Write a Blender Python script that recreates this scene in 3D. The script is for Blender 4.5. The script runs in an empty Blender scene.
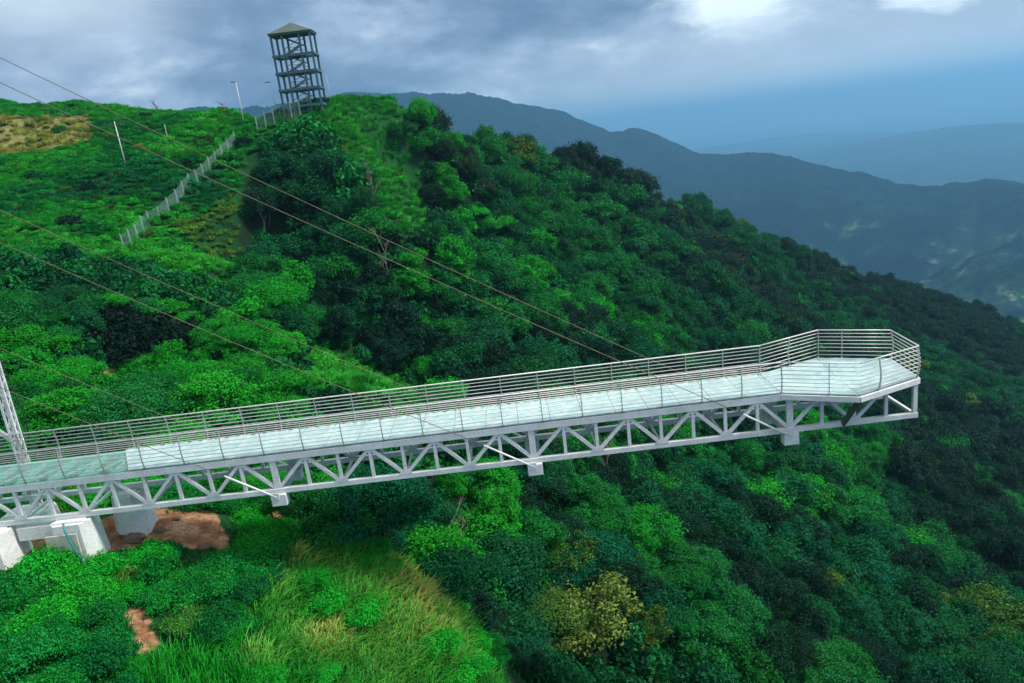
import bpy, math, random
import numpy as np
from mathutils import Vector, Matrix

SC = bpy.context.scene
COL = SC.collection
rad = math.radians

# ------------------------------------------------------------------ camera
FPX, PITCH, ROLL, CAMH = 750.0, rad(15.0), rad(6.8), 13.0
cam_d = bpy.data.cameras.new('camera')
cam_d.sensor_width = 36.0
cam_d.lens = 36.0 * FPX / 1024.0
cam_d.clip_start = 0.5
cam_d.clip_end = 60000
cam = bpy.data.objects.new('camera', cam_d)
COL.objects.link(cam)
_f = Vector((0, math.cos(PITCH), -math.sin(PITCH)))
_r0 = Vector((1, 0, 0))
_u0 = _r0.cross(_f)
_r = _r0 * math.cos(ROLL) - _u0 * math.sin(ROLL)
_u = _r0 * math.sin(ROLL) + _u0 * math.cos(ROLL)
m = Matrix((_r, _u, -_f)).transposed().to_4x4()
m.translation = Vector((0, 0, CAMH))
cam.matrix_world = m
SC.camera = cam

# ------------------------------------------------------------------ world
SUN_EL, SUN_AZ = rad(50), rad(98)       # azimuth from +Y towards +X
sdir = Vector((math.sin(SUN_AZ) * math.cos(SUN_EL), math.cos(SUN_AZ) * math.cos(SUN_EL), math.sin(SUN_EL)))
w = bpy.data.worlds.new('World')
SC.world = w
w.use_nodes = True
nt = w.node_tree
nt.nodes.clear()
N = nt.nodes.new
L = nt.links.new

def nmath(t, op, a, b=None, c=None):
    n = t.nodes.new('ShaderNodeMath')
    n.operation = op
    for i, v in enumerate((a, b, c)):
        if v is None:
            continue
        if isinstance(v, (int, float)):
            n.inputs[i].default_value = v
        else:
            t.links.new(v, n.inputs[i])
    return n.outputs[0]

def nmix(t, f, a, b, mode='MIX'):
    n = t.nodes.new('ShaderNodeMix')
    n.data_type = 'RGBA'
    n.blend_type = mode
    for s, v in ((n.inputs[0], f), (n.inputs[6], a), (n.inputs[7], b)):
        if isinstance(v, (int, float)):
            s.default_value = v
        elif isinstance(v, tuple):
            s.default_value = (*v, 1.0)
        else:
            t.links.new(v, s)
    return n.outputs[2]

def nnoise(t, vec, scale, detail=4, rough=.55, dist=0.0):
    n = t.nodes.new('ShaderNodeTexNoise')
    n.inputs['Scale'].default_value = scale
    n.inputs['Detail'].default_value = detail
    n.inputs['Roughness'].default_value = rough
    n.inputs['Distortion'].default_value = dist
    if vec is not None:
        t.links.new(vec, n.inputs['Vector'])
    return n.outputs['Fac']

def nramp(t, f, stops):
    n = t.nodes.new('ShaderNodeValToRGB')
    e = n.color_ramp.elements
    while len(e) < len(stops):
        e.new(0.5)
    for k, (p, c) in zip(e, stops):
        k.position = p
        k.color = (*c, 1.0) if isinstance(c, tuple) else (c, c, c, 1.0)
    t.links.new(f, n.inputs[0])
    return n.outputs[0]

sky = N('ShaderNodeTexSky')
sky.sky_type = 'NISHITA'
sky.sun_disc = False
sky.sun_elevation = SUN_EL
sky.sun_rotation = SUN_AZ
sky.air_density = 1.0
sky.dust_density = 2.0
tc = N('ShaderNodeTexCoord')
sep = N('ShaderNodeSeparateXYZ')
L(tc.outputs['Generated'], sep.inputs[0])
zc = nmath(nt, 'MAXIMUM', sep.outputs[2], 0.0)
den = nmath(nt, 'ADD', zc, 0.34)
cx = nmath(nt, 'DIVIDE', sep.outputs[0], den)
cy = nmath(nt, 'DIVIDE', sep.outputs[1], den)
comb = N('ShaderNodeCombineXYZ')
L(cx, comb.inputs[0]); L(cy, comb.inputs[1]); L(nmath(nt, 'MULTIPLY', sep.outputs[2], 2.2), comb.inputs[2])
cl1 = nnoise(nt, comb.outputs[0], 1.9, 7, .52, .3)
cl2 = nnoise(nt, comb.outputs[0], 5.5, 6, .6, .2)
cl = nmath(nt, 'ADD', nmath(nt, 'MULTIPLY', cl1, .72), nmath(nt, 'MULTIPLY', cl2, .28))
cloud = nramp(nt, cl, [(0.38, (0.12, 0.19, 0.32)), (0.47, (0.22, 0.31, 0.47)), (0.55, (0.42, 0.53, 0.71)), (0.61, (0.74, 0.85, 0.96))])

def px_dir(px, py):
    u = px - 512.0; v = py - 341.5
    a = u * math.cos(ROLL) - v * math.sin(ROLL)
    b = u * math.sin(ROLL) + v * math.cos(ROLL)
    return Vector((a, FPX * math.cos(PITCH) - b * math.sin(PITCH), -FPX * math.sin(PITCH) - b * math.cos(PITCH))).normalized()

# gaps where the bright cloud tops show through
def gap(px, py, lo, hi, stretch):
    d = px_dir(px, py)
    t1 = nmath(nt, 'SUBTRACT', sep.outputs[0], d.x)
    t3 = nmath(nt, 'MULTIPLY', nmath(nt, 'SUBTRACT', sep.outputs[2], d.z), stretch)
    q = nmath(nt, 'ADD', nmath(nt, 'MULTIPLY', t1, t1), nmath(nt, 'MULTIPLY', t3, t3))
    q = nmath(nt, 'ADD', nmath(nt, 'SQRT', q), nmath(nt, 'MULTIPLY', nmath(nt, 'SUBTRACT', cl2, .5), .16))
    front = nmath(nt, 'GREATER_THAN', sep.outputs[1], 0.0)
    mr = N('ShaderNodeMapRange')
    mr.interpolation_type = 'SMOOTHSTEP'
    L(q, mr.inputs[0])
    mr.inputs[1].default_value = lo; mr.inputs[2].default_value = hi
    mr.inputs[3].default_value = 1.0; mr.inputs[4].default_value = 0.0
    return nmath(nt, 'MULTIPLY', mr.outputs[0], front)
gsum = nmath(nt, 'ADD', gap(733, -2, .02, .085, 1.3), gap(945, -8, .02, .075, 3.0))
gsum = nmath(nt, 'ADD', gsum, nmath(nt, 'MULTIPLY', gap(20, -25, .03, .2, 1.8), .45))
gsum = nmath(nt, 'MINIMUM', gsum, 1.0)
cloud = nmix(nt, gsum, cloud, (1.15, 1.3, 1.35))
# overcast: the deck of cloud is brightest overhead
up = N('ShaderNodeMapRange')
L(sep.outputs[2], up.inputs[0])
up.inputs[1].default_value = 0.3; up.inputs[2].default_value = 0.9
up.inputs[3].default_value = 1.0; up.inputs[4].default_value = 2.2
cloud_s = N('ShaderNodeVectorMath'); cloud_s.operation = 'SCALE'
L(cloud, cloud_s.inputs[0]); L(up.outputs[0], cloud_s.inputs['Scale'])
mrx = N('ShaderNodeMapRange'); mrx.interpolation_type = 'SMOOTHSTEP'; L(sep.outputs[0], mrx.inputs[0])
mrx.inputs[1].default_value = -.15; mrx.inputs[2].default_value = .3
mrz = N('ShaderNodeMapRange'); mrz.interpolation_type = 'SMOOTHSTEP'; L(sep.outputs[2], mrz.inputs[0])
mrz.inputs[1].default_value = .01; mrz.inputs[2].default_value = .15; mrz.inputs[3].default_value = 1.0; mrz.inputs[4].default_value = 0.0
pale = nmath(nt, 'MULTIPLY', nmath(nt, 'MULTIPLY', mrx.outputs[0], mrz.outputs[0]), .9)
low_c = nmix(nt, pale, cloud_s.outputs[0], (.84, .92, 1.0))
mrh = N('ShaderNodeMapRange'); mrh.interpolation_type = 'SMOOTHSTEP'; L(sep.outputs[2], mrh.inputs[0])
mrh.inputs[1].default_value = .3; mrh.inputs[2].default_value = .7
high_c = nmix(nt, mrh.outputs[0], low_c, (.92, .95, .95))
bg1 = N('ShaderNodeBackground'); L(sky.outputs[0], bg1.inputs[0]); bg1.inputs[1].default_value = 0.08
bg2 = N('ShaderNodeBackground'); L(high_c, bg2.inputs[0]); bg2.inputs[1].default_value = 1.0
mx = N('ShaderNodeMixShader'); mx.inputs[0].default_value = 0.9
L(bg1.outputs[0], mx.inputs[1]); L(bg2.outputs[0], mx.inputs[2])
wo = N('ShaderNodeOutputWorld'); L(mx.outputs[0], wo.inputs[0])

sun_d = bpy.data.lights.new('sun', 'SUN')
sun_d.energy = 3.6
sun_d.angle = rad(9)
sun_d.color = (1.0, 0.97, 0.92)
sun = bpy.data.objects.new('sun', sun_d)
sun.rotation_euler = (-sdir).to_track_quat('-Z', 'Y').to_euler()
sun.location = (40, 30, 80)
COL.objects.link(sun)

SC.view_settings.view_transform = 'Standard'
SC.view_settings.look = 'None'
SC.view_settings.exposure = 0.2
SC.view_settings.gamma = 1.0
SC.view_settings.use_curve_mapping = False
SC.render.engine = 'CYCLES'
cy_ = SC.cycles
cy_.max_bounces = 5
cy_.diffuse_bounces = 2
cy_.glossy_bounces = 2
cy_.transmission_bounces = 4
cy_.transparent_max_bounces = 8
cy_.volume_bounces = 1
cy_.use_denoising = True
cy_.use_adaptive_sampling = True
cy_.adaptive_threshold = 0.02

# ------------------------------------------------------------------ helpers
def tag(o, label=None, cat=None, group=None, kind=None):
    if label: o['label'] = label
    if cat: o['category'] = cat
    if group: o['group'] = group
    if kind: o['kind'] = kind
    return o

def empty(name, loc, rz=0.0, s=1.0):
    o = bpy.data.objects.new(name, None)
    o.empty_display_size = 0.3
    o.location = loc
    o.rotation_euler = (0, 0, rz)
    o.scale = (s, s, s)
    COL.objects.link(o)
    return o

class MB:
    """collects shapes in world coordinates, links them as one mesh object"""
    def __init__(s):
        s.v, s.f = [], []
    def add(s, vs, fs):
        b = len(s.v)
        s.v += [tuple(x) for x in vs]
        s.f += [tuple(b + i for i in q) for q in fs]
        return s
    def hexa(s, p):
        return s.add(p, [(3, 2, 1, 0), (4, 5, 6, 7), (0, 1, 5, 4), (1, 2, 6, 5), (2, 3, 7, 6), (3, 0, 4, 7)])
    def box(s, x0, x1, y0, y1, z0, z1):
        return s.hexa([(x0, y0, z0), (x1, y0, z0), (x1, y1, z0), (x0, y1, z0), (x0, y0, z1), (x1, y0, z1), (x1, y1, z1), (x0, y1, z1)])
    def beam(s, p, q, w_, h, up=(0, 0, 1)):
        p, q = Vector(p), Vector(q)
        d = (q - p).normalized()
        upv = Vector(up)
        if abs(d.dot(upv)) > .98:
            upv = Vector((0, 1, 0))
        a = d.cross(upv).normalized() * (w_ / 2)
        b = a.cross(d).normalized() * (h / 2)
        return s.hexa([p - a - b, p + a - b, p + a + b, p - a + b, q - a - b, q + a - b, q + a + b, q - a + b])
    def tube(s, pts, rs, n=8, cap=True):
        pts = [Vector(p) for p in pts]
        if isinstance(rs, (int, float)):
            rs = [rs] * len(pts)
        vs, fs = [], []
        ref = None
        for i, p in enumerate(pts):
            d = (pts[min(i + 1, len(pts) - 1)] - pts[max(i - 1, 0)]).normalized()
            if ref is None:
                ref = Vector((0, 0, 1)) if abs(d.z) < .9 else Vector((1, 0, 0))
            a = (ref - d * ref.dot(d)).normalized()
            ref = a
            b = d.cross(a)
            for k in range(n):
                t = 2 * math.pi * k / n
                vs.append(p + (a * math.cos(t) + b * math.sin(t)) * rs[i])
        for i in range(len(pts) - 1):
            for k in range(n):
                k2 = (k + 1) % n
                fs.append((i * n + k, i * n + k2, (i + 1) * n + k2, (i + 1) * n + k))
        if cap:
            fs.append(tuple(range(n - 1, -1, -1)))
            fs.append(tuple((len(pts) - 1) * n + k for k in range(n)))
        return s.add(vs, fs)
    def build(s, name, mat, parent=None, smooth=False, bevel=0.0):
        org = Vector((0, 0, 0))
        if parent is not None:
            par = parent
            while par is not None:
                org += par.location
                par = par.parent
        me = bpy.data.meshes.new(name)
        me.from_pydata([tuple(Vector(v) - org) for v in s.v], [], s.f)
        me.materials.append(mat)
        if smooth:
            me.polygons.foreach_set('use_smooth', [True] * len(me.polygons))
        me.update()
        o = bpy.data.objects.new(name, me)
        COL.objects.link(o)
        if parent is not None:
            o.parent = parent
        if bevel > 0:
            b = o.modifiers.new('bevel', 'BEVEL')
            b.width = bevel; b.segments = 2; b.limit_method = 'ANGLE'
        return o

def mat_new(name):
    mt = bpy.data.materials.new(name)
    mt.use_nodes = True
    t = mt.node_tree
    return mt, t, t.nodes['Principled BSDF']

def mat_simple(name, col, rough=.5, metal=0.0, var=.12, scale=3.0, dirt=None, bump=0.0):
    mt, t, b = mat_new(name)
    g = t.nodes.new('ShaderNodeNewGeometry')
    f = nnoise(t, g.outputs['Position'], scale, 5, .6)
    f2 = nnoise(t, g.outputs['Position'], scale * 7, 3, .6)
    dark = tuple(c * (1 - var * 2) for c in col)
    lite = tuple(min(1, c * (1 + var)) for c in col)
    c1 = nramp(t, f, [(.3, dark), (.7, lite)])
    if dirt:
        c1 = nmix(t, nramp(t, f2, [(.52, 0.0), (.72, .7)]), c1, dirt)
    t.links.new(c1, b.inputs['Base Color'])
    r = nramp(t, f2, [(.3, max(rough - .1, .05)), (.7, min(rough + .1, 1.0))])
    t.links.new(r, b.inputs['Roughness'])
    b.inputs['Metallic'].default_value = metal
    if bump > 0:
        bp = t.nodes.new('ShaderNodeBump')
        bp.inputs['Strength'].default_value = bump
        bp.inputs['Distance'].default_value = .05
        t.links.new(f2, bp.inputs['Height'])
        t.links.new(bp.outputs[0], b.inputs['Normal'])
    return mt

# ------------------------------------------------------------------ terrain
def ray(px, py):
    u = np.asarray(px, float) - 512; v = np.asarray(py, float) - 341.5
    a = u * math.cos(ROLL) - v * math.sin(ROLL)
    b = u * math.sin(ROLL) + v * math.cos(ROLL)
    return np.stack([a, FPX * math.cos(PITCH) - b * math.sin(PITCH), -FPX * math.sin(PITCH) - b * math.cos(PITCH)], -1) / FPX

def at_y(px, py, y):
    r = ray(px, py)
    t = np.asarray(y, float) / r[..., 1]
    return r * t[..., None] + np.array([0, 0, CAMH])

def proj(x, y, z):
    z = z - CAMH
    d = y * math.cos(PITCH) - z * math.sin(PITCH)
    b = -y * math.sin(PITCH) - z * math.cos(PITCH)
    d = np.where(d < .1, .1, d)
    a = x / d * FPX; b = b / d * FPX
    return a * math.cos(ROLL) + b * math.sin(ROLL) + 512, -a * math.sin(ROLL) + b * math.cos(ROLL) + 341.5, d

def inpoly(px, py, poly):
    px = np.asarray(px, float); py = np.asarray(py, float)
    r = np.zeros(px.shape, bool)
    n = len(poly)
    for i in range(n):
        x1, y1 = poly[i]; x2, y2 = poly[(i + 1) % n]
        if y1 == y2:
            continue
        c = ((y1 > py) != (y2 > py)) & (px < (x2 - x1) * (py - y1) / (y2 - y1) + x1)
        r ^= c
    return r

# ground-cover zones, outlined where they lie on the slopes
Z_GRASS = [[(-400, 40), (240, 60), (320, 60), (415, 85), (412, 118), (424, 175), (424, 240), (388, 230), (366, 172), (318, 136), (270, 140), (245, 160), (236, 200), (240, 262), (205, 282), (150, 262), (100, 262), (-400, 262)],
           [(300, 338), (380, 366), (436, 394), (440, 440), (380, 415), (300, 380)]]
Z_LEFT = [(-400, 262), (100, 262), (150, 262), (205, 282), (240, 262), (262, 300), (300, 330), (380, 366), (440, 400), (400, 470), (330, 490), (-400, 520)]
Z_MOUND = [(-400, 478), (200, 478), (335, 494), (350, 525), (400, 545), (455, 590), (520, 700), (560, 900), (-500, 900)]
Z_TALL = [(268, 575), (292, 535), (350, 530), (405, 552), (452, 590), (478, 640), (480, 720), (250, 720), (262, 640)]
Z_REED = [(130, 660), (165, 640), (250, 640), (270, 720), (120, 720)]
Z_DIRT = [[(96, 520), (160, 505), (215, 512), (222, 530), (234, 552), (190, 546), (150, 543), (110, 552), (92, 545)],
          [(262, 506), (315, 512), (300, 524), (268, 520)], [(-10, 520), (60, 520), (62, 545), (40, 556), (16, 560), (-10, 570)],
          [(122, 606), (140, 602), (150, 622), (158, 640), (154, 652), (136, 656), (133, 632)]]
Z_BARE = [[(50, 308), (66, 315), (70, 338), (56, 340)], [(96, 355), (118, 372), (122, 398), (104, 380)],
          [(255, 355), (240, 340), (260, 345)]]
Z_DRY = [[(-60, 118), (20, 116), (90, 113), (95, 138), (50, 150), (-10, 158), (-60, 150)], [(175, 225), (235, 195), (240, 268), (200, 250)], [(300, 140), (350, 145), (350, 165), (310, 160)]]

def zone(px, py):
    """0 forest 1 grass hill 2 left shrub trees 3 mound 4 tall grass 5 dirt 6 reeds"""
    px = np.asarray(px, float); py = np.asarray(py, float)
    z = np.zeros(px.shape, int)
    z[inpoly(px, py, Z_LEFT)] = 2
    z[inpoly(px, py, Z_MOUND)] = 3
    for p in Z_GRASS:
        z[inpoly(px, py, p)] = 1
    z[inpoly(px, py, Z_TALL)] = 4
    z[inpoly(px, py, Z_REED)] = 6
    for p in Z_DIRT:
        z[inpoly(px, py, p)] = 5
    return z

VPTS = np.array([
 (0,560,33),(60,548,33.5),(110,535,35),(200,515,37.5),(240,548,35),(290,508,38.5),(330,520,38.5),
 (0,683,24),(100,683,25),(250,683,27),(0,620,28.5),(150,610,29.5),(300,600,31.5),(400,683,29.5),
 (380,540,37.5),(440,585,35),(475,640,33),(500,683,31.5),
 (350,500,54),(400,520,56),(450,560,54),(500,600,52),(540,683,47),
 (480,480,62),(440,475,62),(500,540,58),(520,500,66),
 (60,500,40),(150,490,41),(240,490,44),(300,470,50),(0,450,43),(100,440,47),(0,390,52),(80,380,54),(180,420,50),
 (200,385,55),(120,345,66),(0,330,66),(60,310,72),(300,400,58),(260,350,64),(370,380,64),(420,400,66),(440,430,66),
 (330,340,74),(250,300,86),(150,290,86),(180,320,72),
 (0,250,100),(122,250,106),(60,200,122),(0,150,148),(160,210,120),(190,250,104),(230,255,100),(228,150,138),(235,190,124),
 (0,102,185),(100,107,180),(170,112,176),(240,115,168),(60,125,160),(270,118,152),(305,100,150),(288,107,147),(325,99,153),(350,98,158),(400,98,162),
 (300,130,145),(360,130,146),(400,165,138),(405,210,128),(380,240,120),(330,190,128),(300,230,124),(265,215,126),(270,270,116),
 (300,300,100),(350,300,104),(380,340,96),(420,340,102),(430,250,150),(430,200,160),(430,300,118),
 (450,110,172),(450,150,176),(500,150,200),(475,121,192),(520,136,215),(500,200,178),(500,250,150),(500,300,128),(480,350,108),(480,400,90),
 (560,150,240),(600,152,232),(640,182,262),(680,200,310),(700,207,316),(760,235,350),(820,262,380),(900,282,420),(960,308,450),(1024,332,470),
 (560,200,200),(600,250,180),(600,330,130),(700,300,190),(700,250,250),(800,300,260),(900,330,290),(1000,380,300),(1024,450,190),
 (900,400,200),(1000,520,135),(960,560,118),(900,520,128),(850,470,140),(800,430,145),
 (1000,600,88),(1024,683,70),(900,683,72),(850,600,82),(940,590,92),(880,540,98),(830,510,100),(760,470,108),(720,430,115),
 (800,683,67),(700,683,61),(600,683,52),(560,610,53),(620,560,60),(650,620,58),(700,560,73),(750,510,92),(800,560,86),
 (700,470,98),(600,480,78),(560,520,68),(650,400,116),(560,430,88),(650,450,98)], float)
CP = at_y(VPTS[:, 0], VPTS[:, 1], VPTS[:, 2])
_zn = zone(VPTS[:, 0], VPTS[:, 1])
LOWER = {0: 6.0, 1: .5, 2: 3.4, 3: .7, 4: 1.1, 5: 0.0, 6: .8}
CP[:, 2] -= np.array([LOWER[int(k)] for k in _zn])
_ex = []
for a in [(0,102,185),(100,107,180),(170,112,176),(240,115,168),(305,102,150),(400,98,162),(450,110,172),(500,150,205),(560,150,240),(600,152,232),(640,182,262),(700,207,316),(820,262,380),(900,282,420),(1024,332,470)]:
    p = at_y(*a)
    d = p[:2] / np.linalg.norm(p[:2])
    for e, dz in ((25, -13), (120, -65)):
        _ex.append([p[0] + d[0] * e, p[1] + d[1] * e, p[2] + dz])
_ex += [[-30,5,-22],[0,0,-50],[30,10,-60],[60,20,-70],[-80,20,-10],[-80,60,3],[-150,100,18],[-60,-40,-60],[0,-60,-90],[100,-40,-120],
        [200,50,-140],[300,150,-170],[450,300,-210],[-200,200,15],[-120,60,3],[150,60,-88],[-50,33,-3],[-50,45,-2]]
CP = np.vstack([CP, np.array(_ex, float)])

def tps_fit(Cp):
    xy = Cp[:, :2] / 100.0; z = Cp[:, 2]; n = len(Cp)
    K = np.linalg.norm(xy[:, None] - xy[None], axis=2) + 5e-4 * np.eye(n)
    Pm = np.hstack([np.ones((n, 1)), xy])
    A = np.zeros((n + 3, n + 3)); A[:n, :n] = K; A[:n, n:] = Pm; A[n:, :n] = Pm.T
    return xy, np.linalg.solve(A, np.concatenate([z, np.zeros(3)]))
TPS = tps_fit(CP)

def tps_eval(x, y):
    xy, s = TPS; n = len(xy)
    x = x / 100.0; y = y / 100.0
    out = s[n] + s[n + 1] * x + s[n + 2] * y
    for i in range(n):
        out = out + s[i] * np.sqrt((x - xy[i, 0]) ** 2 + (y - xy[i, 1]) ** 2 + 1e-4)
    return out

def vhash(i, j, seed):
    h = (i.astype(np.int64) * 374761393 + j.astype(np.int64) * 668265263 + seed * 1442695041) & 0x7fffffff
    h = ((h ^ (h >> 13)) * 1274126177) & 0x7fffffff
    h = h ^ (h >> 16)
    return (h & 0xffff) / 65535.0

def vnoise(x, y, seed=0):
    i = np.floor(x); j = np.floor(y)
    fx = x - i; fy = y - j
    fx = fx * fx * (3 - 2 * fx); fy = fy * fy * (3 - 2 * fy)
    a = vhash(i, j, seed); b = vhash(i + 1, j, seed); c = vhash(i, j + 1, seed); d = vhash(i + 1, j + 1, seed)
    return (a * (1 - fx) + b * fx) * (1 - fy) + (c * (1 - fx) + d * fx) * fy

def fbm(x, y, seed=0, o=4):
    s = 0; a = .5; t = 0
    for k in range(o):
        s = s + a * vnoise(x * 2 ** k + 17.3 * k, y * 2 ** k - 9.1 * k, seed + k)
        t += a; a *= .5
    return s / t

def axis(lo, f0, f1, hi, fine, g):
    a = list(np.arange(f0, f1, fine))
    st = fine; v = f0; left = []
    while v > lo:
        st = min(st * g, 3.0); v -= st; left.append(v)
    st = fine; v = a[-1]; right = []
    while v < hi:
        st = min(st * g, 3.0); v += st; right.append(v)
    return np.array(left[::-1] + a + right)
gx = axis(-260, -36, 0, 640, .35, 1.025)
gy = axis(-80, 22, 48, 760, .35, 1.03)
GX, GY = np.meshgrid(gx, gy, indexing='ij')
GZ = tps_eval(GX, GY)
dist = np.sqrt(GX ** 2 + GY ** 2)
for px_, py_, Y_, rad2, dep in ((148, 340, 66, 6.5, 7.0), (385, 320, 104, 9, 4.0), (355, 150, 140, 5, 3), (265, 225, 120, 7, 4)):
    q_ = at_y(px_, py_, Y_)
    GZ -= dep * np.exp(-((GX - q_[0]) ** 2 + (GY - q_[1]) ** 2) / rad2 ** 2)
GZ += (fbm(GX / 9, GY / 9, 3) - .5) * np.clip(dist / 60, .4, 2.2) * 1.6
GZ += (fbm(GX / 2.2, GY / 2.2, 9, 3) - .5) * .7
# gullies and ribs that run down the wooded flank
rib = np.abs(fbm((GX * .8 + GY * .6) / 26 + 4, (GY * .8 - GX * .6) / 60, 13, 4) - .5) * 2
GZ += (rib - .3) * 9.0 * np.clip((dist - 62) / 40, 0, 1) * np.clip((GX + 22) / 14, 0, 1)
# the sheet dives below the far valley floor at its rim
rim = np.minimum.reduce([GX - gx[0], gx[-1] - GX, GY - gy[0], gy[-1] - GY])
k = np.clip(1 - rim / 70, 0, 1)
GZ = GZ * (1 - k ** 2) + (-560) * k ** 2

def ground(x, y):
    x = np.asarray(x, float); y = np.asarray(y, float)
    i = np.clip(np.searchsorted(gx, x) - 1, 0, len(gx) - 2)
    j = np.clip(np.searchsorted(gy, y) - 1, 0, len(gy) - 2)
    fa = np.clip((x - gx[i]) / (gx[i + 1] - gx[i]), 0, 1); fb = np.clip((y - gy[j]) / (gy[j + 1] - gy[j]), 0, 1)
    return GZ[i, j] * (1 - fa) * (1 - fb) + GZ[i + 1, j] * fa * (1 - fb) + GZ[i, j + 1] * (1 - fa) * fb + GZ[i + 1, j + 1] * fa * fb

def hit(px, py, lift=0.0):
    for k in range(12):
        p = hit1(px, py + 2 * k, lift)
        if p is not None:
            return p

def hit1(px, py, lift=0.0):
    r = ray(px, py)
    for y in np.geomspace(14, 700, 3000):
        t = y / r[1]
        x, z = r[0] * t, r[2] * t + CAMH
        if ground(x, y) + lift > z:
            return Vector((float(x), float(y), float(ground(x, y))))
    return None

def grid_mesh(name, X, Y, Z, mat, wrap=False):
    n, mm = X.shape
    me = bpy.data.meshes.new(name)
    v = np.stack([X, Y, Z], -1).reshape(-1, 3)
    idx = np.arange(n * mm).reshape(n, mm)
    if wrap:
        idx = np.vstack([idx, idx[:1]])
    q = np.stack([idx[:-1, :-1], idx[1:, :-1], idx[1:, 1:], idx[:-1, 1:]], -1).reshape(-1, 4)
    me.vertices.add(len(v)); me.vertices.foreach_set('co', v.ravel())
    me.loops.add(q.size); me.loops.foreach_set('vertex_index', q.ravel())
    me.polygons.add(len(q)); me.polygons.foreach_set('loop_start', np.arange(0, q.size, 4))
    me.polygons.foreach_set('use_smooth', np.ones(len(q), bool))
    me.materials.append(mat)
    me.update(calc_edges=True)
    o = bpy.data.objects.new(name, me)
    COL.objects.link(o)
    return o

# hillside ground material: 'cover' attribute separates soil, dry grass and undergrowth
mt, t, b = mat_new('hillside_soil_and_grass')
gpos = t.nodes.new('ShaderNodeNewGeometry').outputs['Position']
n1 = nnoise(t, gpos, .12, 5, .6); n2 = nnoise(t, gpos, .9, 6, .65); n3 = nnoise(t, gpos, 5.0, 5, .7)
green = nramp(t, n1, [(.35, (.005, .05, .012)), (.5, (.008, .09, .015)), (.65, (.015, .14, .015))])
green = nmix(t, nramp(t, n2, [(.35, .65), (.6, 0.0)]), green, (.01, .045, .012))
soil = nramp(t, n2, [(.32, (.16, .06, .03)), (.48, (.34, .16, .075)), (.62, (.56, .34, .20))])
soil = nmix(t, nramp(t, n3, [(.45, 0.0), (.62, .6)]), soil, (.14, .065, .035))
dry = nramp(t, n2, [(.3, (.06, .10, .02)), (.55, (.20, .19, .06)), (.7, (.28, .24, .09))])
a1 = t.nodes.new('ShaderNodeAttribute'); a1.attribute_name = 'dirt'
a2 = t.nodes.new('ShaderNodeAttribute'); a2.attribute_name = 'dry'
dm = nramp(t, nmath(t, 'ADD', a1.outputs['Fac'], nmath(t, 'MULTIPLY', nmath(t, 'SUBTRACT', n2, .5), .9)), [(.4, 0.0), (.55, 1.0)])
ym = nramp(t, nmath(t, 'ADD', a2.outputs['Fac'], nmath(t, 'MULTIPLY', nmath(t, 'SUBTRACT', n2, .5), .9)), [(.35, 0.0), (.7, 1.0)])
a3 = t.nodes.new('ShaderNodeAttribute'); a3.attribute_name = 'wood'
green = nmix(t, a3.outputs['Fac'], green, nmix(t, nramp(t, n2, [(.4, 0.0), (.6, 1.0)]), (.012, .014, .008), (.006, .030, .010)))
c = nmix(t, ym, green, dry)
c = nmix(t, dm, c, soil)
t.links.new(c, b.inputs['Base Color'])
b.inputs['Roughness'].default_value = .95
b.inputs['Specular IOR Level'].default_value = .15
bp = t.nodes.new('ShaderNodeBump'); bp.inputs['Strength'].default_value = .9; bp.inputs['Distance'].default_value = .35
t.links.new(nmath(t, 'ADD', n2, nmath(t, 'MULTIPLY', n3, .4)), bp.inputs['Height']); t.links.new(bp.outputs[0], b.inputs['Normal'])
M_SOIL = mt
hill = grid_mesh('hillside_ground', GX, GY, GZ, M_SOIL)
tag(hill, kind='structure')
ppx, ppy, pdd = proj(GX.ravel(), GY.ravel(), GZ.ravel())
near_ok = (pdd < 200) & (pdd > 5)
dm_ = np.zeros(ppx.shape, bool); dy_ = np.zeros(ppx.shape, bool)
dirtzone_near = pdd < 48
for p in Z_DIRT:
    dm_ |= inpoly(ppx, ppy, p) & dirtzone_near
for p in Z_BARE:
    dm_ |= inpoly(ppx, ppy, p) & near_ok
for p in Z_DRY[:1]:
    dy_ |= inpoly(ppx, ppy, p) & (pdd < 220)
def blur(a, it):
    for _ in range(it):
        a = (a + np.roll(a, 1, 0) + np.roll(a, -1, 0) + np.roll(a, 1, 1) + np.roll(a, -1, 1)) / 5
    return a
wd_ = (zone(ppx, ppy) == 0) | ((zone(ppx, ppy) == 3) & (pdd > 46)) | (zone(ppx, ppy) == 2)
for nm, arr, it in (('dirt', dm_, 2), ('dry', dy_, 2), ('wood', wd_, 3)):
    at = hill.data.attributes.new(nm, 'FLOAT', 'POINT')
    at.data.foreach_set('value', blur(arr.reshape(GX.shape).astype(float), it).ravel())

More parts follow.
